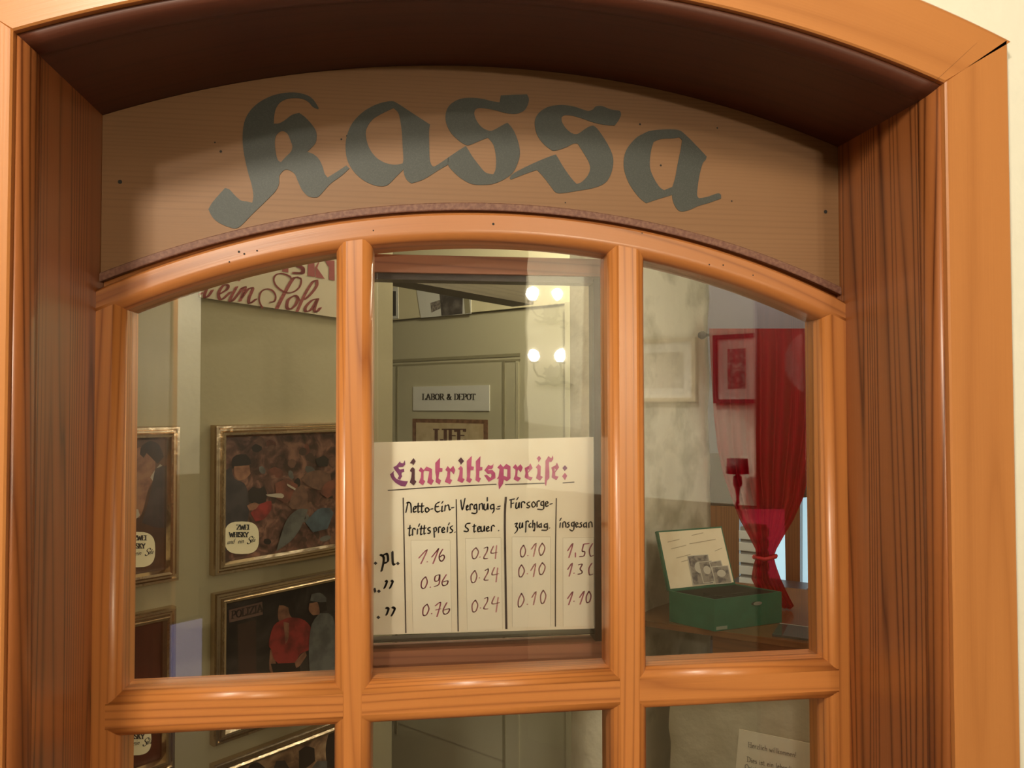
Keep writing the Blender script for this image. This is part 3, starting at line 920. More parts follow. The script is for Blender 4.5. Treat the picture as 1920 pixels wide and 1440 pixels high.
HAND_G = [[(40,130),(40,180),(65,178),(75,125)],[(75,125),(78,180)],[(70,100),(70,65)],[(130,135),(105,140),(105,175),(130,170)],[(133,130),(135,190),(120,215)],[(160,175),(162,175)],[(170,155),(195,150)],[(170,178),(190,175)],
 [(8,345),(14,390),(36,385),(42,340)],[(42,340),(45,390)],[(65,370),(85,360),(78,345),(63,360),(68,390),(90,385)],[(110,390),(112,345),(130,335),(140,345)],[(178,385),(180,385)],
 [(300,85),(300,165)],[(285,90),(332,80)],[(300,125),(325,120)],[(350,115),(345,165),(365,165),(378,115)],[(378,115),(378,165)],[(355,88),(368,65)],[(400,165),(400,115),(425,108),(432,120)],[(480,110),(455,120),(460,140),(478,150),(470,165),(450,162)],[(515,105),(500,125),(505,155),(525,155),(535,130),(515,105)],[(550,155),(552,105),(575,100)],[(610,105),(590,110),(590,140),(610,140)],[(612,100),(615,165),(600,182),(555,178)],[(635,130),(655,120),(648,105),(632,115),(635,150),(660,145)],[(675,130),(697,125)],
 [(335,320),(360,315),(345,345),(362,360),(355,390),(335,410)],[(385,310),(380,355),(400,355),(410,310)],[(410,312),(412,355)],[(445,295),(440,400)],[(440,300),(460,292),(468,300)],[(490,315),(475,325),(475,350),(492,350)],[(510,285),(508,355)],[(510,325),(528,318),(525,385),(515,380)],[(550,300),(552,355)],[(585,320),(568,330),(570,352),(588,348)],[(590,315),(592,355)],[(645,320),(622,325),(622,352),(645,348)],[(648,315),(650,365),(640,382),(595,380)],[(670,360),(672,360)],
 [(775,310),(770,355)],[(770,290),(782,265)],[(798,355),(800,308),(822,305),(828,350)],[(858,305),(842,315),(858,330),(855,350),(838,352)],[(905,305),(885,310),(885,340),(905,338)],[(908,300),(905,365),(890,388),(865,375)],[(925,335),(945,322),(935,308),(922,320),(928,350),(948,345)],[(980,308),(965,315),(978,330),(975,350),(955,350)],[(1020,310),(1000,320),(1002,350),(1022,345)],[(1025,305),(1028,355)],[(1050,355),(1050,310),(1075,305),(1082,350)]]
f = sh(2.2)
ALLH = [[cF(*p) for p in s] for s in HAND_F] + [[cG(*p) for p in s] for s in HAND_G]
for lo, hi in ((750, 857), (857, 948), (948, 1042), (1042, 1130)):
    mb = MB()
    pen(mb, [s for s in ALLH if lo <= sum(p[0] for p in s)/len(s) < hi], f, M_INKB, 2.3, 1.4, 40)
    mb.build('column_heading', sheet)
mb = MB()
pen(mb, [[cF(*p) for p in s] for s in ([(120,618),(150,640),(148,700),(130,775)],[(150,620),(185,612),(192,680),(160,698)],[(235,590),(240,700),(258,712)],[(170,870),(183,880),(158,940)],[(225,868),(238,880),(212,940)],[(175,1130),(198,1140),(178,1198)],[(235,1125),(258,1140),(228,1205)],[(62,945),(70,975)])], f, M_INKB, 4.2, 2.0, 40)
for x, y in ((72, 700), (288, 702), (105, 970), (100, 1222)):
    mb.face([f(*cF(x+dx, y+dy)) for dx, dy in ((0, -18), (19, 0), (0, 18), (-19, 0))], M_INKB)
mb.build('row_lettering', sheet)
NUM_F1 = [[(490,650),(570,570),(510,705)],[(570,685),(572,687)],[(615,640),(660,585),(680,565),(627,703)],[(720,565),(690,620),(690,665),(715,680),(738,640),(720,620),(695,640)],[(555,830),(520,870),(515,930),(545,940),(572,880),(555,830)],[(600,930),(602,932)],[(690,810),(650,825),(645,870),(680,865),(692,810),(685,900),(640,925)],[(755,810),(715,880),(725,915),(760,905),(770,870),(725,880)],[(570,1095),(535,1130),(530,1195),(560,1200),(588,1140),(570,1095)],[(612,1185),(614,1187)],[(650,1110),(700,1080),(665,1215)],[(655,1150),(700,1140)],[(760,1080),(725,1150),(735,1190),(770,1180),(785,1140),(735,1150)]]
NUM_F2 = [[(1040,550),(1005,590),(1010,650),(1040,650),(1065,590),(1040,550)],[(1078,640),(1080,642)],[(1030,770),(995,820),(1000,880),(1030,880),(1050,820),(1030,770)],[(1073,840),(1075,842)],[(1035,1055),(1005,1100),(1010,1165),(1040,1160),(1058,1100),(1035,1055)],[(1083,1130),(1085,1132)]]
NUM_G2 = [[(40,555),(72,545),(68,585),(35,650),(72,655)],[(130,535),(105,600),(165,595)],[(160,530),(148,655)],[(50,770),(78,755),(75,790),(40,858),(78,862)],[(140,740),(115,810),(178,800)],[(170,745),(155,880)],[(45,1040),(72,1030),(70,1070),(35,1135),(75,1140)],[(140,1020),(115,1090),(185,1080)],[(175,1030),(155,1170)],
 [(420,525),(392,570),(395,630),(420,635),(440,580),(420,525)],[(460,625),(462,627)],[(495,565),(540,510),(515,635)],[(600,505),(570,560),(580,620),(605,610),(625,550),(600,505)],[(400,715),(375,760),(378,822),(402,828),(428,770),(400,715)],[(455,800),(457,802)],[(490,770),(535,705),(515,830)],[(600,695),(570,750),(578,805),(605,800),(628,735),(600,695)],[(400,990),(372,1050),(370,1115),(395,1115),(425,1050),(400,990)],[(455,1095),(457,1097)],[(500,1030),(540,975),(515,1100)],[(610,960),(585,1010),(590,1080),(615,1080),(635,1010),(610,960)]]
NUM_G4 = [[(845,580),(895,510),(857,645)],[(920,600),(920,640)],[(1000,515),(985,580),(1010,590),(1000,630),(960,635)],[(1000,515),(1050,510)],[(1085,510),(1055,570),(1065,630),(1090,625)],[(845,760),(890,700),(860,825)],[(905,795),(907,797)],[(950,715),(985,710),(965,755),(985,780),(975,800),(945,805)],[(1078,700),(1050,750),(1055,810),(1085,805)],[(845,1040),(895,975),(855,1100)],[(905,1065),(907,1067)],[(960,1030),(1005,970),(965,1095)],[(1050,970),(1025,1020),(1028,1075),(1055,1070),(1070,1010),(1050,970)]]
ALLN = [([cF(*p) for p in s], M_INKG) for s in NUM_F1] + [([cF(*p) for p in s], M_INKF) for s in NUM_F2] + [([cG(*p) for p in s], M_INKF) for s in NUM_G2] + [([cG(*p) for p in s], M_INKG) for s in NUM_G4]
for lo, hi in ((750, 857), (857, 948), (948, 1042), (1042, 1130)):
    mb = MB()
    for s, M in ALLN:
        if lo <= sum(p[0] for p in s)/len(s) < hi:
            pen(mb, [s], f, M, 2.3, 1.3, 20)
    mb.build('price_figures', sheet)['label'] = 'handwritten prices in faded pink ink'

# ================================================================== booth: walls that meet at an angle behind the window
WL = Wall(48.5, 396, 1.44)                 # wall with the lobby pictures
WD = Wall(-45, 737, 3.3)                   # door wall
WP = Wall(48, 1206, 1.52)                  # whitewashed wall end beside the counter
H = 2.5
def wall_slab(name, W, s0, s1, th, M, z0=0., z1=H, off=0.):
    mb = MB()
    mb.wbox(W, s0, s1, z0, z1, off-th, off, M)
    return struct(mb.build(name))
def s_at_y(W, Y):
    return (Y-W.o.y)/W.a.y
wall_slab('wall_left', WL, s_at_y(WL, .09)+.02, WL.s(736), .06, M_OLIVE)
sD0, sD1 = WD.s(640), WD.s(1240)
sdl, sdr = WD.s(700), WD.s(1062)
ztop = WD.sz(737, 600)[1]
# door wall: cream above the door, olive frame round it
mb = MB()
mb.wbox(WD, min(sD0, sD1), max(sD0, sD1), ztop, H, -.1, 0, M_CREAM)
mb.wbox(WD, WD.s(1068), WD.s(1240), 0, ztop, -.1, 0, M_CREAM)
mb.wbox(WD, WD.s(640), WD.s(690), 0, ztop, -.1, 0, M_CREAM)
struct(mb.build('wall_back'))
door = struct(empty('door_1', WD.pt(WD.s(880), 0)))
za = WD.sz(737, 674)[1]
mb = MB()
a, b = sorted((WD.s(692), WD.s(1056)))
mb.wbox(WD, a, b, .01, ztop-.004, -.06, -.012, M_DOOR)
mb.build('leaf', door)
mb = MB()
pa, pb = sorted((WD.s(725), WD.s(972)))
for z0, z1 in ((za-.012, za), (za-.030, za-.022)):
    mb.wbox(WD, pa, pb, z0, z1, -.012, -.0095, M_DOORL)
mb.build('moulding', door)
mb = MB()
pa, pb = sorted((WD.s(724), WD.s(940)))
mb.wbox(WD, pa, pb, .25, za-.03, -.012, -.010, M_DOOR)
for x in (741, 941, 967):
    c = WD.s(x)
    mb.wbox(WD, c-.006, c+.006, .2, za-.03, -.012, -.008, M_DOORL if x != 967 else M_DOOR)
mb.build('panel', door)
mb = MB()
a, b = sorted((WD.s(1057), WD.s(1064)))
mb.wbox(WD, a, b, 0, ztop, -.06, -.03, M_GAP)
mb.build('hinge_gap', door)
mb = MB()
a, b = sorted((WD.s(1065), WD.s(1092)))
mb.wbox(WD, a, b, 0, ztop, -.01, .02, M_DOOR)
mb.build('frame_post', door)

# sign, tin sign, prints on the door wall
plate = tag(empty('door_sign', WD.px(843, 772)), 'white paper sign reading LABOR & DEPOT on the olive door', 'sign')
mb = MB()
q = [WD.sz(772.5, 724, .0), WD.sz(915.5, 770, .0)]
s0, s1 = sorted((q[0][0], q[1][0]))
z1 = WD.sz(843, 723.5)[1]
z0 = WD.sz(843, 770)[1]
mb.wbox(WD, s0, s1, z0, z1, -.012, -.006, M_WHITE)
mb.build('card', plate)
mb = MB()
text(mb, 'LABOR & DEPOT', lambda x, y: WD.px(x, y, -.0055), M_BLACKP, 792, 738.5, 11, .22, 0, .07, .1)
mb.build('lettering', plate)
tin = tag(empty('tin_sign', WD.px(841, 850)), 'rusty cream tin sign lettered LIFE, under the white door sign', 'sign')
mb = MB()
s0, s1 = sorted((WD.s(771), WD.s(912)))
z1, z0 = WD.sz(841, 786)[1], WD.sz(841, 900)[1]
mb.wbox(WD, s0, s1, z0, z1, -.012, -.008, M_RUST)
mb.wbox(WD, s0+.022, s1-.022, z0+.02, z1-.016, -.008, -.007, M_TIN)
mb.build('plate', tin)
mb = MB()
text(mb, 'LIFE', lambda x, y: WD.px(x, y, -.0065), M_TINRED, 815, 805, 24, .26, 0, .09, .12)
mb.build('lettering', tin)

def flat_quad(W, q, off, th, M):
    P = [W.sz(*p, off) for p in q]
    mb = MB()
    mb.hexa([W.pt(s, z, off-th) for s, z in P], [W.pt(s, z, off) for s, z in P], M)
    return mb
pr = tag(empty('photo_print', WD.px(838, 592)), 'white sheet with a dark photo, pinned above the olive door', 'photo print')
flat_quad(WD, [(779, 532), (883, 520), (883, 588), (789, 596)], .003, .003, M_WHITE).build('sheet', pr)
flat_quad(WD, [(822, 532), (868, 533), (867, 588), (828, 592)], .0045, .001, mat('dark_photo', (.045, .04, .04), .6, noise=(30, (.16, .14, .13), .45, .7))).build('picture', pr)
flat_quad(WD, [(868, 540), (878, 545), (882, 586), (872, 588)], .0046, .001, M_DOORL).build('strip', pr)
flat_quad(WD, [(807, 568), (826, 562), (826, 578), (809, 586)], .0044, .001, M_NOTE).build('small_picture', pr)
pr = tag(empty('photo_print', WD.px(741, 600)), 'narrow black and white print at the cut edge of the booth wall, above the door', 'photo print')
flat_quad(WD, [(715, 540), (746, 538), (747, 597), (715, 600)], .003, .003, M_WHITE).build('sheet', pr)
flat_quad(WD, [(715, 545), (742, 546), (742, 592), (715, 594)], .0045, .001, M_BLACKP).build('picture', pr)

# booth floor and ceiling, beam under the ceiling
mb = MB()
mb.box((-1.6, .035, -.03), (2.8, 3.9, 0), M_FLOOR)
struct(mb.build('floor'))
mb = MB()
mb.box((-1.6, .035, H), (2.8, 3.9, H+.05), M_CEIL)
struct(mb.build('ceiling'))
WB = Wall(48.5, 735, 1.82)
mb = MB()
za_, zb_ = WB.sz(860, 537)[1], WB.sz(860, 490)[1]
sa, sb = WB.s(640), WB.s(1010)
P = [WB.sz(640, 505), WB.sz(1000, 571), WB.sz(1000, 535), WB.sz(640, 480)]
mb.hexa([WB.pt(s, z, 0) for s, z in P], [WB.pt(s, z, -.08) for s, z in P], W_BEAM)
struct(mb.build('trim_3'))

# ------------------------------------------------------------------ framed pictures on the left wall
def framed(W, x0, ytop, ybot, width, label, art, group, rightpx=None, off=0.):
    s0, zt = W.sz(x0, ytop)
    zb = W.sz(x0, ybot)[1]
    s1 = s0+width
    if rightpx is not None:
        s1 = W.s(rightpx)
        s0 = s1-width
    t = tag(empty('framed_picture', W.pt((s0+s1)/2, zb, 0)), label, 'picture', group)
    prof = [(0, 0), (0, .016), (.002, .020), (.006, .020), (.008, .017), (.011, .017), (.015, .024), (.019, .0235), (.023, .015), (.023, .009), (.023, 0)]
    mb = MB()
    rows = []
    for sx, sz_, dx, dz in ((s0, zb, 1, 1), (s1, zb, -1, 1), (s1, zt, -1, -1), (s0, zt, 1, -1), (s0, zb, 1, 1)):
        rows.append([W.pt(sx+dx*d, sz_+dz*d, .001+o) for d, o in prof])
    mb.rings(rows, M_FRAME, caps=False, smooth=False)
    mb.build('frame', t)
    art(t, W, s0+.022, s1-.022, zb+.022, zt-.022)
    return t
LAY = [.0]
def patch(mb, W, pts, M, layer, cm):
    mb.fill([[W.px(*cm(*p), .008+.0002*layer) for p in smooth_loop(pts, 3)]], M)
def art_mat(name, c1, c2, c3, scale):
    M = bpy.data.materials.new(name)
    M.use_nodes = True
    nt = M.node_tree
    b = nt.nodes['Principled BSDF']
    b.inputs['Roughness'].default_value = .35
    tc = nt.nodes.new('ShaderNodeTexCoord')
    n = nt.nodes.new('ShaderNodeTexNoise')
    n.inputs['Scale'].default_value = scale
    n.inputs['Detail'].default_value = 4
    n.inputs['Distortion'].default_value = 1.2
    r = nt.nodes.new('ShaderNodeValToRGB')
    r.color_ramp.elements[0].position = .36
    r.color_ramp.elements[1].position = .68
    r.color_ramp.elements[0].color = (*c1, 1)
    r.color_ramp.elements[1].color = (*c3, 1)
    e = r.color_ramp.elements.new(.52)
    e.color = (*c2, 1)
    nt.links.new(tc.outputs['Object'], n.inputs['Vector'])
    nt.links.new(n.outputs['Fac'], r.inputs['Fac'])
    nt.links.new(r.outputs['Color'], b.inputs['Base Color'])
    return M
A_CROWD = art_mat('crowd_scene_print', (.045, .022, .016), (.12, .055, .04), (.26, .13, .09), 34)
A_BROWN = art_mat('brown_scene_print', (.055, .028, .016), (.085, .042, .024), (.12, .06, .035), 12)
A_DARK = art_mat('dark_scene_print', (.018, .014, .013), (.035, .027, .023), (.06, .05, .045), 16)
A_RED = art_mat('dark_red_print', (.05, .010, .006), (.075, .016, .010), (.09, .03, .02), 10)
A_ORANGE = art_mat('orange_scene_print', (.10, .05, .03), (.34, .20, .11), (.48, .33, .2), 24)
S_SKIN = mat('print_skin', (.30, .145, .085), .4, noise=(60, (.16, .07, .045), .4, .7))
S_DIM = mat('print_dim_skin', (.17, .085, .055), .4, noise=(60, (.09, .045, .035), .4, .7))
S_HAIR = mat('print_dark_hair', (.02, .014, .012), .4)
S_NAVY = mat('print_navy_coat', (.035, .03, .032), .4, noise=(40, (.055, .045, .045), .4, .6))
S_RED = mat('print_red_shirt', (.30, .035, .03), .4, noise=(40, (.13, .018, .016), .4, .65))
S_RUST = mat('print_rusty_cloth', (.20, .065, .04), .4, noise=(40, (.10, .035, .025), .4, .65))
S_BLUE = mat('print_blue_cloth', (.085, .12, .145), .4, noise=(40, (.05, .065, .08), .4, .65))
S_GREY = mat('print_grey_cloth', (.13, .13, .12), .4, noise=(40, (.08, .08, .075), .4, .6))
S_LIGHT = mat('print_pale_cloth', (.42, .36, .28), .4)
S_BROWN = mat('print_brown_panel', (.055, .03, .022), .4)
def base_print(t, W, s0, s1, z0, z1, M):
    mb = MB()
    mb.wbox(W, s0, s1, z0, z1, .002, .008, M)
    return mb
def blob(cx, cy, rx, ry, n=28, p=3.0):
    return [(cx+rx*math.copysign(abs(math.cos(k*2*PI/n))**(2/p), math.cos(k*2*PI/n)), cy+ry*math.copysign(abs(math.sin(k*2*PI/n))**(2/p), math.sin(k*2*PI/n))) for k in range(n)]
def film_label(t, W, cm, cx, cy, rx, ry, sc, dx=0):
    mb = MB()
    mb.fill([[W.px(*cm(*p), .0096) for p in blob(cx, cy, rx, ry)]], M_LABEL)
    f = lambda x, y: W.px(*cm(x, y), .0099)
    text(mb, 'ZWEI', f, M_BLACKP, cx-.28*rx+dx, cy-.80*ry, 40*sc, .26, 0, .07, .02)
    text(mb, 'WHISKY', f, M_BLACKP, cx-.72*rx+dx, cy-.34*ry, 40*sc, .26, 0, .07, .02)
    text(mb, 'und', f, M_BLACKP, cx-.86*rx+dx, cy+.10*ry, 40*sc, .12, 30, .05, .06, .35, -.10)
    text(mb, 'ein', f, M_BLACKP, cx-.24*rx+dx, cy+.06*ry, 40*sc, .12, 30, .05, .06, .35, -.10)
    text(mb, 'S', f, M_BLACKP, cx+.28*rx+dx, cy-.06*ry, 60*sc, .12, 30, .05, .0, .4, -.10)
    text(mb, 'ofa', f, M_BLACKP, cx+.46*rx+dx, cy+.0*ry, 36*sc, .12, 30, .05, .0, .35, -.10)
    par = [c for c in t.children if c.name.startswith('print')][0]
    mb.build('film_label', par)['label'] = 'cream rounded label in the corner of the print'
c4, c5 = cropmap(220, 760, 4.3636), cropmap(220, 1060, 3.789)
def art_crowd(t, W, *b):
    mb = base_print(t, W, *b, A_CROWD)
    rnd = random.Random(5)
    for k in range(46):
        cx, cy = rnd.uniform(1080, 1790), rnd.uniform(300, 1130)
        r1, r2 = rnd.uniform(16, 46), rnd.uniform(20, 62)
        M = rnd.choice((S_DIM, S_DIM, S_RUST, S_HAIR, S_BROWN, S_GREY))
        an = rnd.uniform(0, PI)
        pts = [(cx+r1*math.cos(a)*math.cos(an)-r2*math.sin(a)*math.sin(an), cy+r1*math.cos(a)*math.sin(an)+r2*math.sin(a)*math.cos(an)) for a in [q*PI/3.5+rnd.uniform(-.2, .2) for q in range(7)]]
        patch(mb, W, pts, M, .3+k*.012, c4)
    for k, (M, pts) in enumerate((
        (S_NAVY, [(855,560),(930,500),(960,600),(1040,640),(1075,760),(1070,930),(1000,1100),(880,1200),(860,1200)]),
        (S_HAIR, [(940,440),(980,405),(1050,400),(1085,440),(1095,480),(990,500),(935,520)]),
        (S_SKIN, [(955,500),(1080,490),(1090,560),(1050,600),(1000,615),(960,580)]),
        (S_RED, [(1090,880),(1180,800),(1260,780),(1260,850),(1200,930),(1130,950)]),
        (S_HAIR, [(1070,700),(1110,665),(1160,680),(1200,660),(1225,720),(1215,790),(1140,810),(1075,790)]),
        (S_SKIN, [(1060,820),(1120,795),(1160,810),(1130,850),(1080,860)]),
        (S_DIM, [(1500,600),(1560,550),(1650,530),(1740,560),(1760,640),(1700,700),(1640,690),(1560,660)]),
        (S_HAIR, [(1620,440),(1690,410),(1730,440),(1720,500),(1640,500)]),
        (S_RUST, [(1290,640),(1380,600),(1480,650),(1440,760),(1370,800),(1300,760)]),
        (S_DIM, [(1400,820),(1450,690),(1520,650),(1560,740),(1540,850),(1440,850)]),
        (S_GREY, [(1300,1195),(1340,1060),(1390,930),(1480,850),(1560,850),(1500,1000),(1420,1110)]),
        (S_BLUE, [(1540,960),(1640,850),(1740,840),(1770,880),(1720,1010),(1600,1040)]),
        (S_LIGHT, [(1390,640),(1460,680),(1455,695),(1395,660)]),
        (S_LIGHT, [(1215,730),(1340,720),(1365,745),(1350,760),(1240,745)]),
        (S_RUST, [(1700,640),(1780,600),(1790,720),(1720,760),(1660,720)]))):
        patch(mb, W, pts, M, k+1, c4)
    mb.build('print', t)
    film_label(t, W, c4, 1018, 1083, 141, 133, 1.0)
def art_face(t, W, *b):
    mb = base_print(t, W, *b, A_BROWN)
    for k, (M, pts) in enumerate((
        (S_SKIN, [(60,560),(120,540),(150,450),(135,420),(160,350),(230,330),(300,400),(310,520),(290,620),(250,700),(210,860),(180,920),(60,900)]),
        (S_HAIR, [(185,400),(200,330),(270,290),(340,320),(380,420),(330,480),(280,430),(240,390),(215,430)]),
        (S_LIGHT, [(270,590),(300,540),(350,480),(375,500),(320,580),(290,620)]),
        (S_NAVY, [(310,520),(380,490),(440,600),(440,1000),(320,1000),(200,960),(250,800),(285,640)]),
        (S_LIGHT, [(60,850),(170,850),(185,900),(150,930),(60,960)]))):
        patch(mb, W, pts, M, k+1, c4)
    mb.build('print', t)
    film_label(t, W, c4, 160, 1180, 150, 145, 1.0, 20)
def art_plain(t, W, *b):
    mb = base_print(t, W, *b, A_RED)
    mb.build('print', t)
    film_label(t, W, c5, 110, 1235, 132, 115, .95, 30)
def art_police(t, W, *b):
    mb = base_print(t, W, *b, A_DARK)
    for k, (M, pts) in enumerate((
        (S_BROWN, [(855,420),(985,385),(990,800),(860,810)]),
        (S_SKIN, [(1085,600),(1110,590),(1130,740),(1110,770),(1080,740)]),
        (S_SKIN, [(1150,280),(1200,270),(1235,310),(1240,400),(1190,440),(1150,400),(1140,340)]),
        (S_HAIR, [(1150,285),(1170,245),(1230,240),(1265,290),(1250,380),(1225,350),(1215,300),(1180,285)]),
        (S_RED, [(1075,560),(1110,430),(1180,385),(1240,370),(1330,390),(1385,470),(1370,600),(1300,630),(1270,690),(1150,705),(1110,660),(1095,600)]),
        (S_SKIN, [(1180,400),(1220,410),(1215,520),(1195,560)]),
        (S_HAIR, [(1090,700),(1290,690),(1310,800),(1120,810)]),
        (S_SKIN, [(1260,690),(1300,640),(1335,610),(1345,640),(1300,710),(1270,730)]),
        (S_GREY, [(1380,420),(1440,340),(1500,340),(1545,420),(1550,800),(1370,800),(1360,600)]),
        (S_SKIN, [(1365,270),(1420,260),(1440,300),(1435,350),(1390,355),(1360,320)]),
        (S_HAIR, [(1420,255),(1480,250),(1490,320),(1440,340),(1432,290)]),
        (S_GREY, [(1370,250),(1380,205),(1440,195),(1485,230),(1485,260),(1430,262)]))):
        patch(mb, W, pts, M, k+1, c5)
    mb.build('print', t)
    mb = MB()
    mb.fill([[W.px(*c5(*p), .0112) for p in ((790,318),(1030,258),(1033,350),(795,408))]], mat('print_street_sign', (.13, .075, .055), .5))
    text(mb, 'POLIZIA', lambda x, y: W.px(*c5(x, y), .0116), mat('print_sign_letters', (.035, .02, .015), .5), 812, 328, 52, .20, 0, .08, .08, 0, -.24)
    mb.build('printed_street_sign', [c for c in t.children if c.name.startswith('print')][0])
def art_people(t, W, *b):
    mb = base_print(t, W, *b, A_ORANGE)
    for k, (M, pts) in enumerate((
        (S_HAIR, [(1290,1320),(1340,1285),(1400,1300),(1405,1390),(1340,1440),(1290,1440)]),
        (S_HAIR, [(1480,1300),(1500,1200),(1560,1170),(1600,1250),(1600,1440),(1490,1440)]),
        (S_NAVY, [(1110,1440),(1130,1390),(1190,1385),(1220,1440)]),
        (S_GREY, [(1380,1440),(1420,1390),(1490,1390),(1490,1440)]),
        (S_HAIR, [(930,1440),(950,1410),(1000,1400),(1050,1440)]))):
        patch(mb, W, pts, M, k+1, c5)
    mb.build('print', t)
GP = 'framed film pictures on the booth wall'
framed(WL, 394, 797, 1078, .335, 'bronze-framed film picture of a crowd, cream ZWEI WHISKY label in its corner', art_crowd, GP)
framed(WL, 394.5, 1112, 1395, .335, 'bronze-framed film picture of a man in a red shirt under a POLIZIA sign', art_police, GP)
framed(WL, 392, 1431, 1720, .335, 'bronze-framed orange film picture, lowest one below the red-shirt picture', art_people, GP)
framed(WL, 330, 798, 1085, .335, "bronze-framed film picture of a man's profile, next to the crowd picture", art_face, GP, rightpx=330)
framed(WL, 326, 1133, 1432, .335, 'bronze-framed dark red film picture, below the profile picture', art_plain, GP, rightpx=326)

# banner high on the same wall
ban = tag(empty('wall_banner', WL.px(500, 575)), 'pale banner lettered WHISKY und ein Sofa in dark red, high on the booth wall', 'banner')
mb = MB()
P = [WL.sz(-40, 470), WL.sz(-40, 503), WL.sz(370, 559), WL.sz(640, 596)]
s0, s1 = WL.s(372), WL.s(688)
zb = WL.sz(372, 558)[1]
P = [WL.sz(372, 558), WL.sz(690, 605), WL.sz(690, 250), WL.sz(372, 330)]
mb.hexa([WL.pt(s, z, .001) for s, z in P], [WL.pt(s, z, .006) for s, z in P], M_BANNER)
mb.build('cloth', ban)
cH = cropmap(370, 480, 7.111)
fb = lambda x, y: WL.px(*cH(x, y), .0068)
mb = MB()
SOFA = [[(130,430),(95,520),(105,555),(150,530),(200,455)],[(30,515),(60,490)],
 [(290,510),(390,450),(410,395),(350,390),(285,490),(300,575),(350,565),(440,480)],
 [(525,410),(435,585),(470,595),(550,500),(600,425)],[(600,430),(640,420),(570,600)],[(590,560),(680,440),(740,435),(690,560),(690,625),(725,620),(780,575)],
 [(1590,325),(1540,345),(1440,500),(1330,740)],[(1592,325),(1590,400),(1510,510),(1430,580)],
 [(1605,570),(1530,590),(1445,680),(1450,740),(1520,710),(1600,580)],[(1605,575),(1560,710),(1590,745),(1640,690)],
 [(1300,525),(1215,580),(1195,680),(1240,710),(1310,650),(1340,560),(1300,525)]]
pen(mb, SOFA, fb, M_BANRED, 42, 10, 12)
pen(mb, [[(970,615),(1030,600),(1045,530),(1000,460),(920,440),(850,480),(825,570),(840,640),(870,690)],
         [(1330,285),(1385,310),(1370,400),(1300,470),(1200,490),(1110,450),(1040,380),(1020,300),(1060,245),(1140,235),(1230,270),(1250,300)],[(1330,540),(1375,600)]], fb, M_BANRED, 20, 14, 10)
pen(mb, [[(1330,285),(1270,310),(1150,520),(1060,700)]], fb, M_BANRED, 48, 14, 10)
mb.face([fb(555+26*math.cos(k*PI/5), 310+26*math.sin(k*PI/5)) for k in range(10)], M_BANRED)
T = lambda x, y: (x, y)
for q in ([(1480,60),(1560,50),(1570,280),(1470,265)], [(1570,150),(1640,40),(1600,160),(1700,305),(1580,285)], [(1755,60),(1830,60),(1832,330),(1755,315)], [(1690,40),(1755,60),(1760,150),(1740,130)], [(1150,60),(1215,60),(1215,222),(1130,205)], [(1000,40),(1110,40),(1100,190),(1010,180)]):
    mb.face([fb(*p) for p in q], M_BANRED)
pen(mb, [[(1410,60),(1300,50),(1300,110),(1400,160),(1400,225),(1290,225)]], fb, M_BANRED, 50, 26, 0)
mb.build('lettering', ban)

# ------------------------------------------------------------------ whitewashed wall end beside the hatch, wall below the counter
def rough_slab(name, W, s0, s1, z0, z1, off, th, M, amp, jag, seed):
    rnd = random.Random(seed)
    ns, nz = 18, 60
    def rough(i, j):
        s, z = i/ns, j/nz
        return amp*(math.sin(7*s+5*z*9+seed)*math.sin(11*z*3+s*4) + .6*math.sin(23*s+31*z)+.5*math.sin(61*z+9*s+seed))
    rows = []
    for j in range(nz+1):
        z = z0+(z1-z0)*j/nz
        e = jag*(math.sin(z*37+seed)+.6*math.sin(z*83)+.4*math.sin(z*171+seed))
        rows.append([W.pt(s0+(s1+e-s0)*i/ns, z, off+rough(i, j)) for i in range(ns+1)] + [W.pt(s1+e-.004, z, off-th), W.pt(s0, z, off-th)])
    mb = MB()
    mb.rings(rows, M, smooth=True)
    return struct(mb.build(name))
sp0, sp1 = WP.s(1150), WP.s(1329)
rough_slab('wall_right', WP, sp0, sp1, 0, H, 0, .10, M_BRICK, .0022, .0022, 3)

ZC = 1.19
cf0, cf1 = at_z(1206, 1163, ZC), at_z(1529, 1208, ZC)
cd = (cf1-cf0).normalized()
cn = Vector((-cd.y, cd.x, 0))
if cn.y < 0:
    cn = -cn
counter = tag(empty('counter', (cf0.x, cf0.y, ZC-.03)), 'polished brown wooden counter top carrying the green cash box', 'counter')
mb = MB()
e0, e1 = cf0-cd*.02, cf1+cd*.35
mb.hexa([v+Vector((0, 0, -.011)) for v in (e0, e1, e1+cn*.40, e0+cn*.40)], [e0, e1, e1+cn*.40, e0+cn*.40], W_COUNT, cd)
mb.build('top', counter)
mb = MB()
ap = cf0+cd*((at_z(1318, 1215, ZC-.02)-cf0).dot(cd))+cn*.02
ap1 = e1+cn*.02
mb.hexa([v+Vector((0, 0, -.075)) for v in (ap, ap1, ap1+cn*.02, ap+cn*.02)], [v+Vector((0, 0, -.011)) for v in (ap, ap1, ap1+cn*.02, ap+cn*.02)], W_BROWN, cd)
mb.build('apron', counter)
# parapet wall under the counter
hd = math.degrees(math.atan2(cd.x, cd.y))
pp = cf0+cn*.05
dep = (pp-CAM).dot(FWD)
WQ = Wall(hd, 1250, 1.44)
sgn = 1 if WQ.a.dot(cd) > 0 else -1
q0, q1 = WQ.s(1252), WQ.s(1700)
mb = MB()
rows = []
for j in range(41):
    z = (ZC-.078)*j/40
    e = .002*(math.sin(z*61)+.7*math.sin(z*143+1))
    rows.append([WQ.pt(q0+e, z, 0), WQ.pt(q1, z, 0), WQ.pt(q1, z, -.09), WQ.pt(q0+e, z, -.09)])
mb.rings(rows, M_STAIN, smooth=False)
struct(mb.build('wall_parapet'))
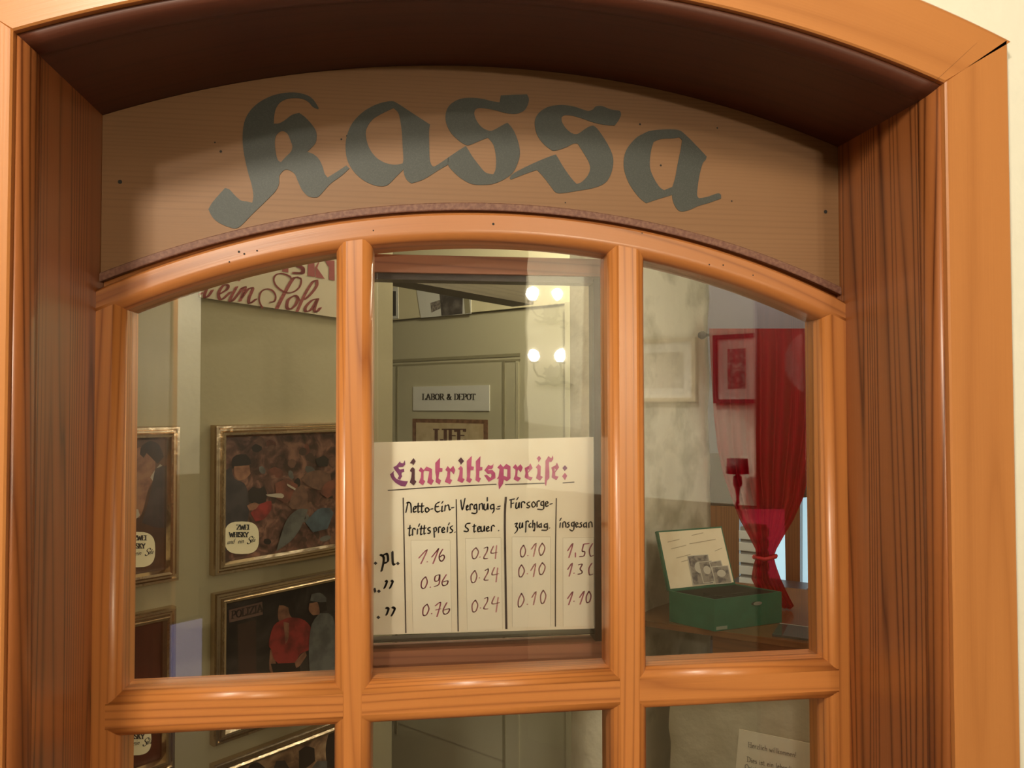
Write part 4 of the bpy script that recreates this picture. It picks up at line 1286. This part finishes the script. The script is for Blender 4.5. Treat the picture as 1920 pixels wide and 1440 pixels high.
# paper note on it
note = tag(empty('paper_note', WQ.px(1450, 1440)), 'cream paper slip with a printed welcome text, stuck on the stained wall below the counter', 'note')
mb = flat_quad(WQ, [(1386, 1367), (1528, 1396), (1520, 1530), (1374, 1500)], .004, .0012, M_PAPER)
mb.build('paper', note)
mb = MB()
c2 = cropmap(1180, 1200, 5.0526)
fn = lambda x, y: WQ.px(*c2(x, y), .0046)
M_FADE = mat('faded_grey_print', (.30, .26, .20), .7)
text(mb, 'Herzlich willkommen!', fn, M_FADE, 1125, 965, 48, .13, 0, .07, .10, 0, .22)
text(mb, 'Dies ist ein lebendiges', fn, M_FADE, 1115, 1105, 48, .13, 0, .07, .10, 0, .22)
text(mb, 'Original.', fn, M_FADE, 1095, 1175, 48, .13, 0, .07, .10, 0, .22)
mb.build('printing', note)

# ------------------------------------------------------------------ green cash box
ZB = ZC+.0005
L_, F_, R2 = at_z(1255, 1165, ZB), at_z(1340, 1184, ZB), at_z(1466, 1167, ZB)
B_ = L_+R2-F_
zt = CAM.z + (ray(1340, 1124).z)*((F_-CAM).to_2d().length/ray(1340, 1124).to_2d().length)
hb = zt-ZB
box = tag(empty('cash_box', F_), 'open green metal cash box on the counter with a yellowed lid lining', 'cash box')
up = Vector((0, 0, hb))
mb = MB()
b4 = [L_, F_, R2, B_]
cen = (L_+F_+R2+B_)/4
inn = [p+(cen-p)*.035 for p in b4]
for i in range(4):
    j = (i+1) % 4
    mb.hexa([b4[i], b4[j], inn[j], inn[i]], [b4[i]+up, b4[j]+up, inn[j]+up, inn[i]+up], M_GREEN)
mb.hexa(inn, [p+Vector((0, 0, .003)) for p in inn], M_GREEND)
in2 = [p+(cen-p)*.012 for p in inn]
for i in range(4):
    j = (i+1) % 4
    mb.face([in2[i]+up*.05, in2[j]+up*.05, in2[j]+up*.97, in2[i]+up*.97], M_GREEND)
body_ = mb.build('body', box)
mb = MB()
for t in (.33, .66):
    a, b = inn[0].lerp(inn[1], t), inn[3].lerp(inn[2], t)
    d = (inn[1]-inn[0]).normalized()*.0015
    mb.hexa([a-d, a+d, b+d, b-d], [p+up*.82 for p in (a-d, a+d, b+d, b-d)], M_GREEND)
a, b = inn[0].lerp(inn[3], .5), inn[1].lerp(inn[2], .5)
d = (inn[3]-inn[0]).normalized()*.0015
mb.hexa([a-d, a+d, b+d, b-d], [p+up*.82 for p in (a-d, a+d, b+d, b-d)], M_GREEND)
mb.build('divider', box)
ex = (R2-F_).normalized()
en = Vector((ex.y, -ex.x, 0))
if en.dot(CAM-F_) < 0:
    en = -en
mb = MB()
k0 = F_.lerp(R2, .60)+up*.72
pts = [k0+en*.0006+ex*(.010*math.cos(k*PI/6))+Vector((0, 0, .0035*math.sin(k*PI/6))) for k in range(12)]
mb.fill([pts], M_GREEND)
mb.fill([[p+en*.001+ex*.004 for p in pts[:]]], M_CHROME)
mb.build('lock', body_)['label'] = 'small steel lock plate'
mb = MB()
t0, t1 = F_.lerp(R2, .02)+en*.0006, F_.lerp(R2, .18)+en*.0006
mb.face([t0+Vector((0, 0, .002)), t1+Vector((0, 0, .002)), t1+Vector((0, 0, .008)), t0+Vector((0, 0, .008))], mat('worn_paint', (.22, .26, .20), .6))
mb.build('scrape', body_)['label'] = 'worn patch at the bottom corner'
# lid leaning back, hinged at the far long edge
hl, hr = L_+up, B_+up
hx = (hr-hl).normalized()
hn = Vector((-hx.y, hx.x, 0))
if hn.dot(cen-hl) > 0:
    hn = -hn
W_lid = (F_-L_).length
def lid_solve():
    best = None
    for k in range(0, 80):
        th = math.radians(k)
        d = Vector((0, 0, math.cos(th))) + hn*math.sin(th)
        p = hl + d*W_lid
        e = 0
        v = p-CAM
        x, y = 960+FPX*v.dot(RGT)/v.dot(FWD), 720-FPX*v.dot(UPV)/v.dot(FWD)
        e = (x-1234)**2+.2*(y-996)**2
        if best is None or e < best[0]:
            best = (e, th, d)
    return best
_, th, ld = lid_solve()
hgt = None
bestk = min(range(40, 260), key=lambda k: abs((lambda v: 720-FPX*v.dot(UPV)/v.dot(FWD))(hl+ld*(k/1000)-CAM)-996))
LH = bestk/1000
ln = hx.cross(ld)
if ln.dot(CAM-hl) < 0:
    ln = -ln
mb = MB()
q = [hl, hr, hr+ld*LH, hl+ld*LH]
mb.hexa(q, [p-ln*.008 for p in q], M_GREEN)
g = .003
q2 = [hl+hx*g+ld*g+ln*.0008, hr-hx*g+ld*g+ln*.0008, hr-hx*g+ld*(LH-g)+ln*.0008, hl+hx*g+ld*(LH-g)+ln*.0008]
mb.face(q2, M_LIDP)
LW = (hr-hl).length
fl = lambda x, y: hl+hx*(LW*x)+ld*(LH*(1-y))+ln*.0012
M_FADE2 = mat('faded_brown_print', (.46, .36, .24), .7)
text(mb, 'Kassen', fl, M_FADE2, .40, .08, .11, .16, 30, .06, .1, .3) if False else None
pen(mb, [[(.12, .2), (.3, .17)], [(.15, .32), (.38, .28)], [(.44, .26), (.85, .22)], [(.5, .12), (.68, .09)], [(.2, .48), (.42, .44)], [(.26, .55), (.42, .52)], [(.8, .42), (.92, .38)]], fl, M_FADE2, .012, .006, 45)
mb.build('lid', box)['label'] = 'raised lid lined with yellowed printed paper'
# old banknotes tucked in the lid
def banknote(x0, y0, w_, h_, rot, layer, label):
    c, s = math.cos(rot), math.sin(rot)
    def f3(x, y, o):
        return hl+hx*(LW*(x0+x*c-y*s))+ld*(LH*(1-(y0+x*s+y*c)))+ln*(.0018+.0006*layer+o)
    t = tag(empty('banknote', f3(0, h_, 0)), label, 'banknote', 'old banknotes in the cash box lid')
    mb = MB()
    mb.hexa([f3(0, 0, 0), f3(w_, 0, 0), f3(w_, h_, 0), f3(0, h_, 0)], [f3(0, 0, .0003), f3(w_, 0, .0003), f3(w_, h_, .0003), f3(0, h_, .0003)], M_NOTEL)
    mb.build('paper', t)
    mb = MB()
    mb.face([f3(.012, .012, .0004), f3(w_-.012, .012, .0004), f3(w_-.012, h_-.012, .0004), f3(.012, h_-.012, .0004)], M_NOTE)
    mb.fill([[f3(w_*.5+w_*.26*math.cos(k*PI/8), h_*.42+h_*.2*math.sin(k*PI/8), .0005) for k in range(16)]], M_NOTEL)
    mb.build('engraving', t)
banknote(.36, .46, .32, .50, .02, 0, 'widest and tallest grey banknote, rearmost of those in the cash box lid')
banknote(.50, .58, .21, .36, -.02, 1, 'narrow upright grey banknote with a pale border, overlapping the tallest one')
banknote(.66, .60, .19, .37, -.08, 2, 'grey banknote half hidden between two others in the lid')
banknote(.68, .68, .26, .30, .02, 3, 'front grey banknote nearest the hinge end of the lid')

# glass plate on the counter
gp = [at_z(1455, 1176, ZC+.004), at_z(1540, 1189, ZC+.004), at_z(1545, 1218, ZC+.004), at_z(1430, 1192, ZC+.004)]
mb = MB()
g0, g1 = at_z(1462, 1173, ZC), at_z(1533, 1184, ZC)
gd = cd
ga = g0
gb = g0+cd*.16
gc = -cn
q = [ga, gb, gb+gc*.075, ga+gc*.075]
mb.hexa([p+Vector((0, 0, .0003)) for p in q], [p+Vector((0, 0, .0043)) for p in q], G_SHEET)
mb.face([ga+Vector((0, 0, .0005))+cn*.0003, gb+Vector((0, 0, .0005))+cn*.0003, gb+Vector((0, 0, .0048))+cn*.0003, ga+Vector((0, 0, .0048))+cn*.0003], M_BACK)
tag(mb.build('glass_plate'), 'flat dark glass plate lying on the counter beside the cash box', 'glass plate')

# ------------------------------------------------------------------ the red curtain tied back in the hatch
p = at_z(1478, 1141, ZC)
cdep = (p-CAM).dot(FWD)
WC = Wall(-50, 1478, cdep)
rod = tag(empty('curtain_rod', WC.px(1322, 631)), 'thin dark curtain rod across the top of the hatch, carrying the red curtain', 'curtain rod')
mb = MB()
ra, rb = WC.px(1324, 628, -.0), WC.px(1600, 604, 0)
rb.z = ra.z
mb.tube([ra, rb], .0035, W_DARK, 10)
mb.build('rod', rod)
mb = MB()
mb.tube([ra+(ra-rb).normalized()*x for x in (-.002, .004, .010, .016, .018)], [.003, .0075, .009, .006, .001], W_DARK, 10)
mb.build('finial', rod)
OUT = [(616, 1327, 1545), (640, 1328, 1548), (700, 1331, 1546), (780, 1336, 1538), (840, 1343, 1529), (890, 1354, 1517), (935, 1370, 1506), (975, 1386, 1488), (1005, 1403, 1470), (1030, 1416, 1456), (1044, 1417, 1451), (1060, 1412, 1455), (1085, 1408, 1464), (1110, 1420, 1476), (1135, 1438, 1489), (1143, 1450, 1480)]
mb = MB()
rows = []
nP = 66
for j in range(61):
    t = j/60*(len(OUT)-1)
    i = min(int(t), len(OUT)-2)
    f_ = t-i
    y, l, r_ = (OUT[i][k]*(1-f_)+OUT[i+1][k]*f_ for k in range(3))
    wd = (r_-l)/215
    amp = (.004+.010*min(1, wd))*(.55 if j < 6 else 1)
    fo = .022*max(0, 1-j/14)
    row = []
    for k in range(nP+1):
        u = k/nP
        ph = u*2*PI*7.3
        uu = u+.012*math.sin(ph*1.0+1.5)
        q_ = (WC.px(l+(r_-l)*min(1, max(0, uu)), y+ (3*math.sin(u*9) if y > 1100 else 0), .004+fo+amp*math.sin(ph)+.004*math.sin(ph*.37+j*.05)))
        q_.z = max(q_.z, ZC+.003)
        row.append(q_)
    rows.append(row)
rows2 = rows
mb.rings(rows2, M_CURT, closed=False, caps=False)
cur = tag(empty('curtain', WC.px(1465, 1143)), 'sheer red curtain gathered and tied in the hatch behind the cash box', 'curtain')
mb.build('cloth', cur)
mb = MB()
mb.tube([WC.px(1414, 1045, .022), WC.px(1434, 1049, .026), WC.px(1454, 1044, .022), WC.px(1455, 1042, -.02), WC.px(1434, 1046, -.022), WC.px(1414, 1043, -.02), WC.px(1414, 1045, .022)], .004, M_RED, 8)
mb.build('tieback', cur)

# ------------------------------------------------------------------ the room behind the hatch
WF = Wall(-50, 1400, 2.75)
sL, sR = sorted((WF.s(1180), WF.s(1800)))
wall_slab('wall_side_room', WF, sL, sR, .08, M_GREY)
win3 = struct(empty('window_3', WF.px(1450, 1115)))
def fq(pts, o, th, M, name, par):
    mb = flat_quad(WF, pts, o, th, M)
    return mb.build(name, par)
fq([(1330, 948), (1386, 950), (1386, 1130), (1330, 1125)], .05, .05, W_BROWN, 'frame_panel', win3)
fq([(1386, 955), (1484, 955), (1484, 1125), (1386, 1125)], .01, .008, M_SKY, 'pane', win3)
fq([(1497, 922), (1560, 922), (1560, 1112), (1497, 1112)], .01, .008, M_SKY, 'pane', win3)
fq([(1470, 900), (1500, 900), (1500, 1140), (1474, 1140)], .05, .05, W_BROWN, 'post', win3)
fq([(1330, 850), (1600, 850), (1600, 924), (1330, 950)], .045, .045, W_DARK, 'head', win3)
fq([(1330, 1112), (1600, 1112), (1600, 1200), (1330, 1200)], .05, .05, W_DARK, 'sill', win3)
WT = Wall(-50, 1400, 2.5)
for k in range(5):
    y = 992+k*22
    a = WT.px(1383, y+18)
    b_ = WT.px(1440, y+18)
    zz = (y)
    mb = MB()
    s0, s1 = sorted((WT.s(1383), WT.s(1424)))
    z0 = WT.sz(1400, y+19)[1]
    z1 = WT.sz(1400, y+4)[1]
    mb.wbox(WT, s0, s1, z0, z1, -.10, 0, M_TRAY)
    mb.wbox(WT, s0+.004, s1-.004, z1, WT.sz(1400, y-3)[1], -.095, -.004, mat('tray_gap', (.20, .20, .21), .7))
    nm = ['topmost', 'second', 'middle', 'fourth', 'lowest'][k]
    tag(mb.build('tray'), nm + ' white tray of the stack seen between the curtain and the brown panel', 'tray', 'white trays stacked beyond the hatch')
# a low table carries the trays
zt_ = WT.sz(1400, 992+4*22+19)[1]
tb = tag(empty('side_table', WT.pt(WT.s(1400), 0)), 'dark side table under the stack of white trays beyond the hatch', 'table')
mb = MB()
s0, s1 = sorted((WT.s(1360), WT.s(1500)))
mb.wbox(WT, s0, s1, zt_-.026, zt_-.001, -.16, .02, W_DARK)
mb.build('tabletop', tb)
for sx in (s0+.02, s1-.02):
    for o in (-.14, 0):
        mb = MB()
        mb.wbox(WT, sx-.012, sx+.012, 0, zt_-.026, o-.012, o+.012, W_DARK)
        mb.build('leg', tb)

# ================================================================== hall behind the camera: what the panes reflect
VR = Wall(-46, 1200, 3.35, mirror=True)
VL = Wall(48, 340, 4.2, mirror=True)
def hall_wall(name, W, s0, s1, zd, dado=True):
    mb = MB()
    a, b = sorted((s0, s1))
    mb.wbox(W, a, b, zd, 2.75, -.12, 0, M_PLASTER)
    mb.wbox(W, a, b, 0, zd, -.12, .002, M_TAN)
    return struct(mb.build(name))
zd = VR.sz(1395, 947)[1]
hall_wall('wall_opposite', VR, VR.s(990), VR.s(1430), zd)
zl = VL.sz(352, 889)[1]
hall_wall('wall_entry', VL, VL.s(300), VL.s(375), zl)
mb = MB()
a, b = sorted((VL.s(-500), VL.s(300)))
mb.wbox(VL, a, b, 0, 2.75, -.12, -.01, M_OLIVE)
struct(mb.build('door_2'))
mb = MB()
a, b = sorted((VL.s(293), VL.s(374)))
z1_, z0_ = VL.sz(335, 1165)[1], .03
mb.wbox(VL, a, b, z0_, z1_, .035, .05, M_SCREEN)
tv = tag(empty('display_screen', VL.pt((a+b)/2, z0_, .04)), 'lit lavender display screen low on the hall wall, glimmering in the lower panes', 'screen')
mb.build('panel', tv)
mb = MB()
mb.wbox(VL, a-.012, b+.012, z0_-.012, z1_+.012, .004, .034, M_GAP)
mb.build('case', tv)
mb = MB()
a, b = sorted((VL.s(297), VL.s(327)))
mb.wbox(VL, a, b, 0, 2.75, .0, .03, M_TRIM)
mb.wbox(VL, a+.03, a+.045, 0, 2.75, .03, .04, M_TRIM)
struct(mb.build('trim_4'))
mb = MB()
mb.box((-4.5, -6.2, -.03), (4.5, -.17, 0), M_FLOOR)
struct(mb.build('floor_hall'))
mb = MB()
mb.box((-4.5, -6.2, 2.75), (4.5, -.17, 2.8), M_CEILH)
struct(mb.build('ceiling_hall'))
mb = MB()
mb.box((-4.5, -6.3, 0), (4.5, -6.2, 2.75), M_TAN)
struct(mb.build('wall_hall'))

# wall sconce
sc_ = tag(empty('wall_sconce', VR.px(1040, 700)), 'iron leaf wall sconce with two lit bulbs, reflected in the middle pane', 'wall lamp')
leaf = [(1040,722),(1030,714),(1024,716),(1026,706),(1018,704),(1025,697),(1022,688),(1031,691),(1034,683),(1040,690),(1047,684),(1049,692),(1056,690),(1052,700),(1058,708),(1050,709),(1048,718)]
mb = MB()
P1 = [VR.px(*p, .02) for p in leaf]
mb.prism([P1], (VR.pt(0, 0, .006)-VR.pt(0, 0, 0)), M_IRON)
mb.tube([VR.px(1040, 703, 0), VR.px(1040, 703, .022)], .012, M_IRON, 10)
mb.build('leaf_plate', sc_)
for bx in (1002, 1050):
    mb = MB()
    pts = [VR.px(1038, 706, .03), VR.px(1038+(bx-1038)*.4, 712, .06), VR.px(1038+(bx-1038)*.8, 706, .09), VR.px(bx, 692, .10), VR.px(bx, 680, .10)]
    mb.tube(pts, .004, M_IRON, 8)
    arm_ = mb.build('arm', sc_)
    c = VR.px(bx, 680, .10)
    mb = MB()
    mb.lathe(c, [(.001, 0), (.018, .001), (.024, .008), (.022, .009), (.001, .008)], M_IRON, 16)
    mb.build('drip_cup', arm_)
    mb = MB()
    mb.lathe(c+Vector((0, 0, .009)), [(.008, 0), (.012, .006), (.021, .016), (.025, .028), (.021, .041), (.011, .051), (.001, .055)], M_BULB, 16)
    mb.build('bulb', arm_)
# scroll below
mb = MB()
mb.tube([VR.px(x, y, .012) for x, y in ((1006,716),(1015,720),(1028,718),(1040,722),(1052,718),(1064,716),(1072,722),(1068,730),(1058,728))], .006, M_IRON, 8)
mb.build('scroll', sc_)

# two framed drawings on the reflected wall
M_LF = mat('pale_wood_frame', (.52, .42, .27), .5)
M_DF = mat('dark_red_frame', (.05, .02, .015), .5)
A_DRAW = art_mat('grey_drawing', (.30, .27, .22), (.42, .38, .31), (.60, .55, .46), 40)
A_DRAW2 = art_mat('dark_drawing', (.10, .07, .06), (.22, .18, .15), (.5, .45, .4), 30)
def drawing(x0, y0, x1, y1, fw, MF, MA, label):
    s0, s1 = sorted((VR.s(x0), VR.s(x1)))
    xm = (x0+x1)/2
    z1, z0 = VR.sz(xm, y0)[1], VR.sz(xm, y1)[1]
    t = tag(empty('framed_drawing', VR.pt((s0+s1)/2, z0, 0)), label, 'picture', 'framed drawings on the hall wall')
    mb = MB()
    for a, b, c, d in ((s0, s1, z0, z0+fw), (s0, s1, z1-fw, z1), (s0, s0+fw, z0+fw, z1-fw), (s1-fw, s1, z0+fw, z1-fw)):
        mb.wbox(VR, a, b, c, d, .001, .022, MF)
    mb.build('frame', t)
    mb = MB()
    mb.wbox(VR, s0+fw, s1-fw, z0+fw, z1-fw, .001, .010, M_WHITE)
    mb.build('mount', t)
    mb = MB()
    m2 = fw*2.6
    mb.wbox(VR, s0+fw+m2, s1-fw-m2, z0+fw+m2, z1-fw-m2, .0101, .0108, MA)
    mb.build('drawing', t)
drawing(1178, 636, 1308, 753, .016, M_LF, A_DRAW, 'pale-framed grey drawing reflected in the pane before the whitewashed wall')
drawing(1341, 627, 1428, 756, .016, M_DF, A_DRAW2, 'dark-framed drawing with a white mount, reflected over the red curtain')

# dark wall lamp with a drum shade on that wall
lampo = tag(empty('wall_lamp', VR.px(1382, 945)), 'unlit wall lamp with a dark drum shade, its silhouette over the red curtain', 'lamp')
def lz(y):
    return VR.sz(1382, y, .09)[1]
c = VR.px(1382, 757, .09)
c.z = 0
mb = MB()
mb.lathe(c, [(.001, lz(860)), (.040, lz(860)), (.044, lz(888)), (.041, lz(888)), (.001, lz(862))], M_IRON, 24)
mb.build('shade', lampo)
mb = MB()
mb.lathe(c, [(.006, lz(889)), (.017, lz(894)), (.018, lz(908)), (.010, lz(918)), (.006, lz(930)), (.006, lz(945))], M_IRON, 16)
mb.build('socket', lampo)
mb = MB()
mb.tube([VR.px(1382, 943, .09), VR.px(1382, 952, .07), VR.px(1382, 950, .03), VR.px(1382, 948, .002)], .006, M_IRON, 8)
mb.build('arm', lampo)
bpy.context.view_layer.update()
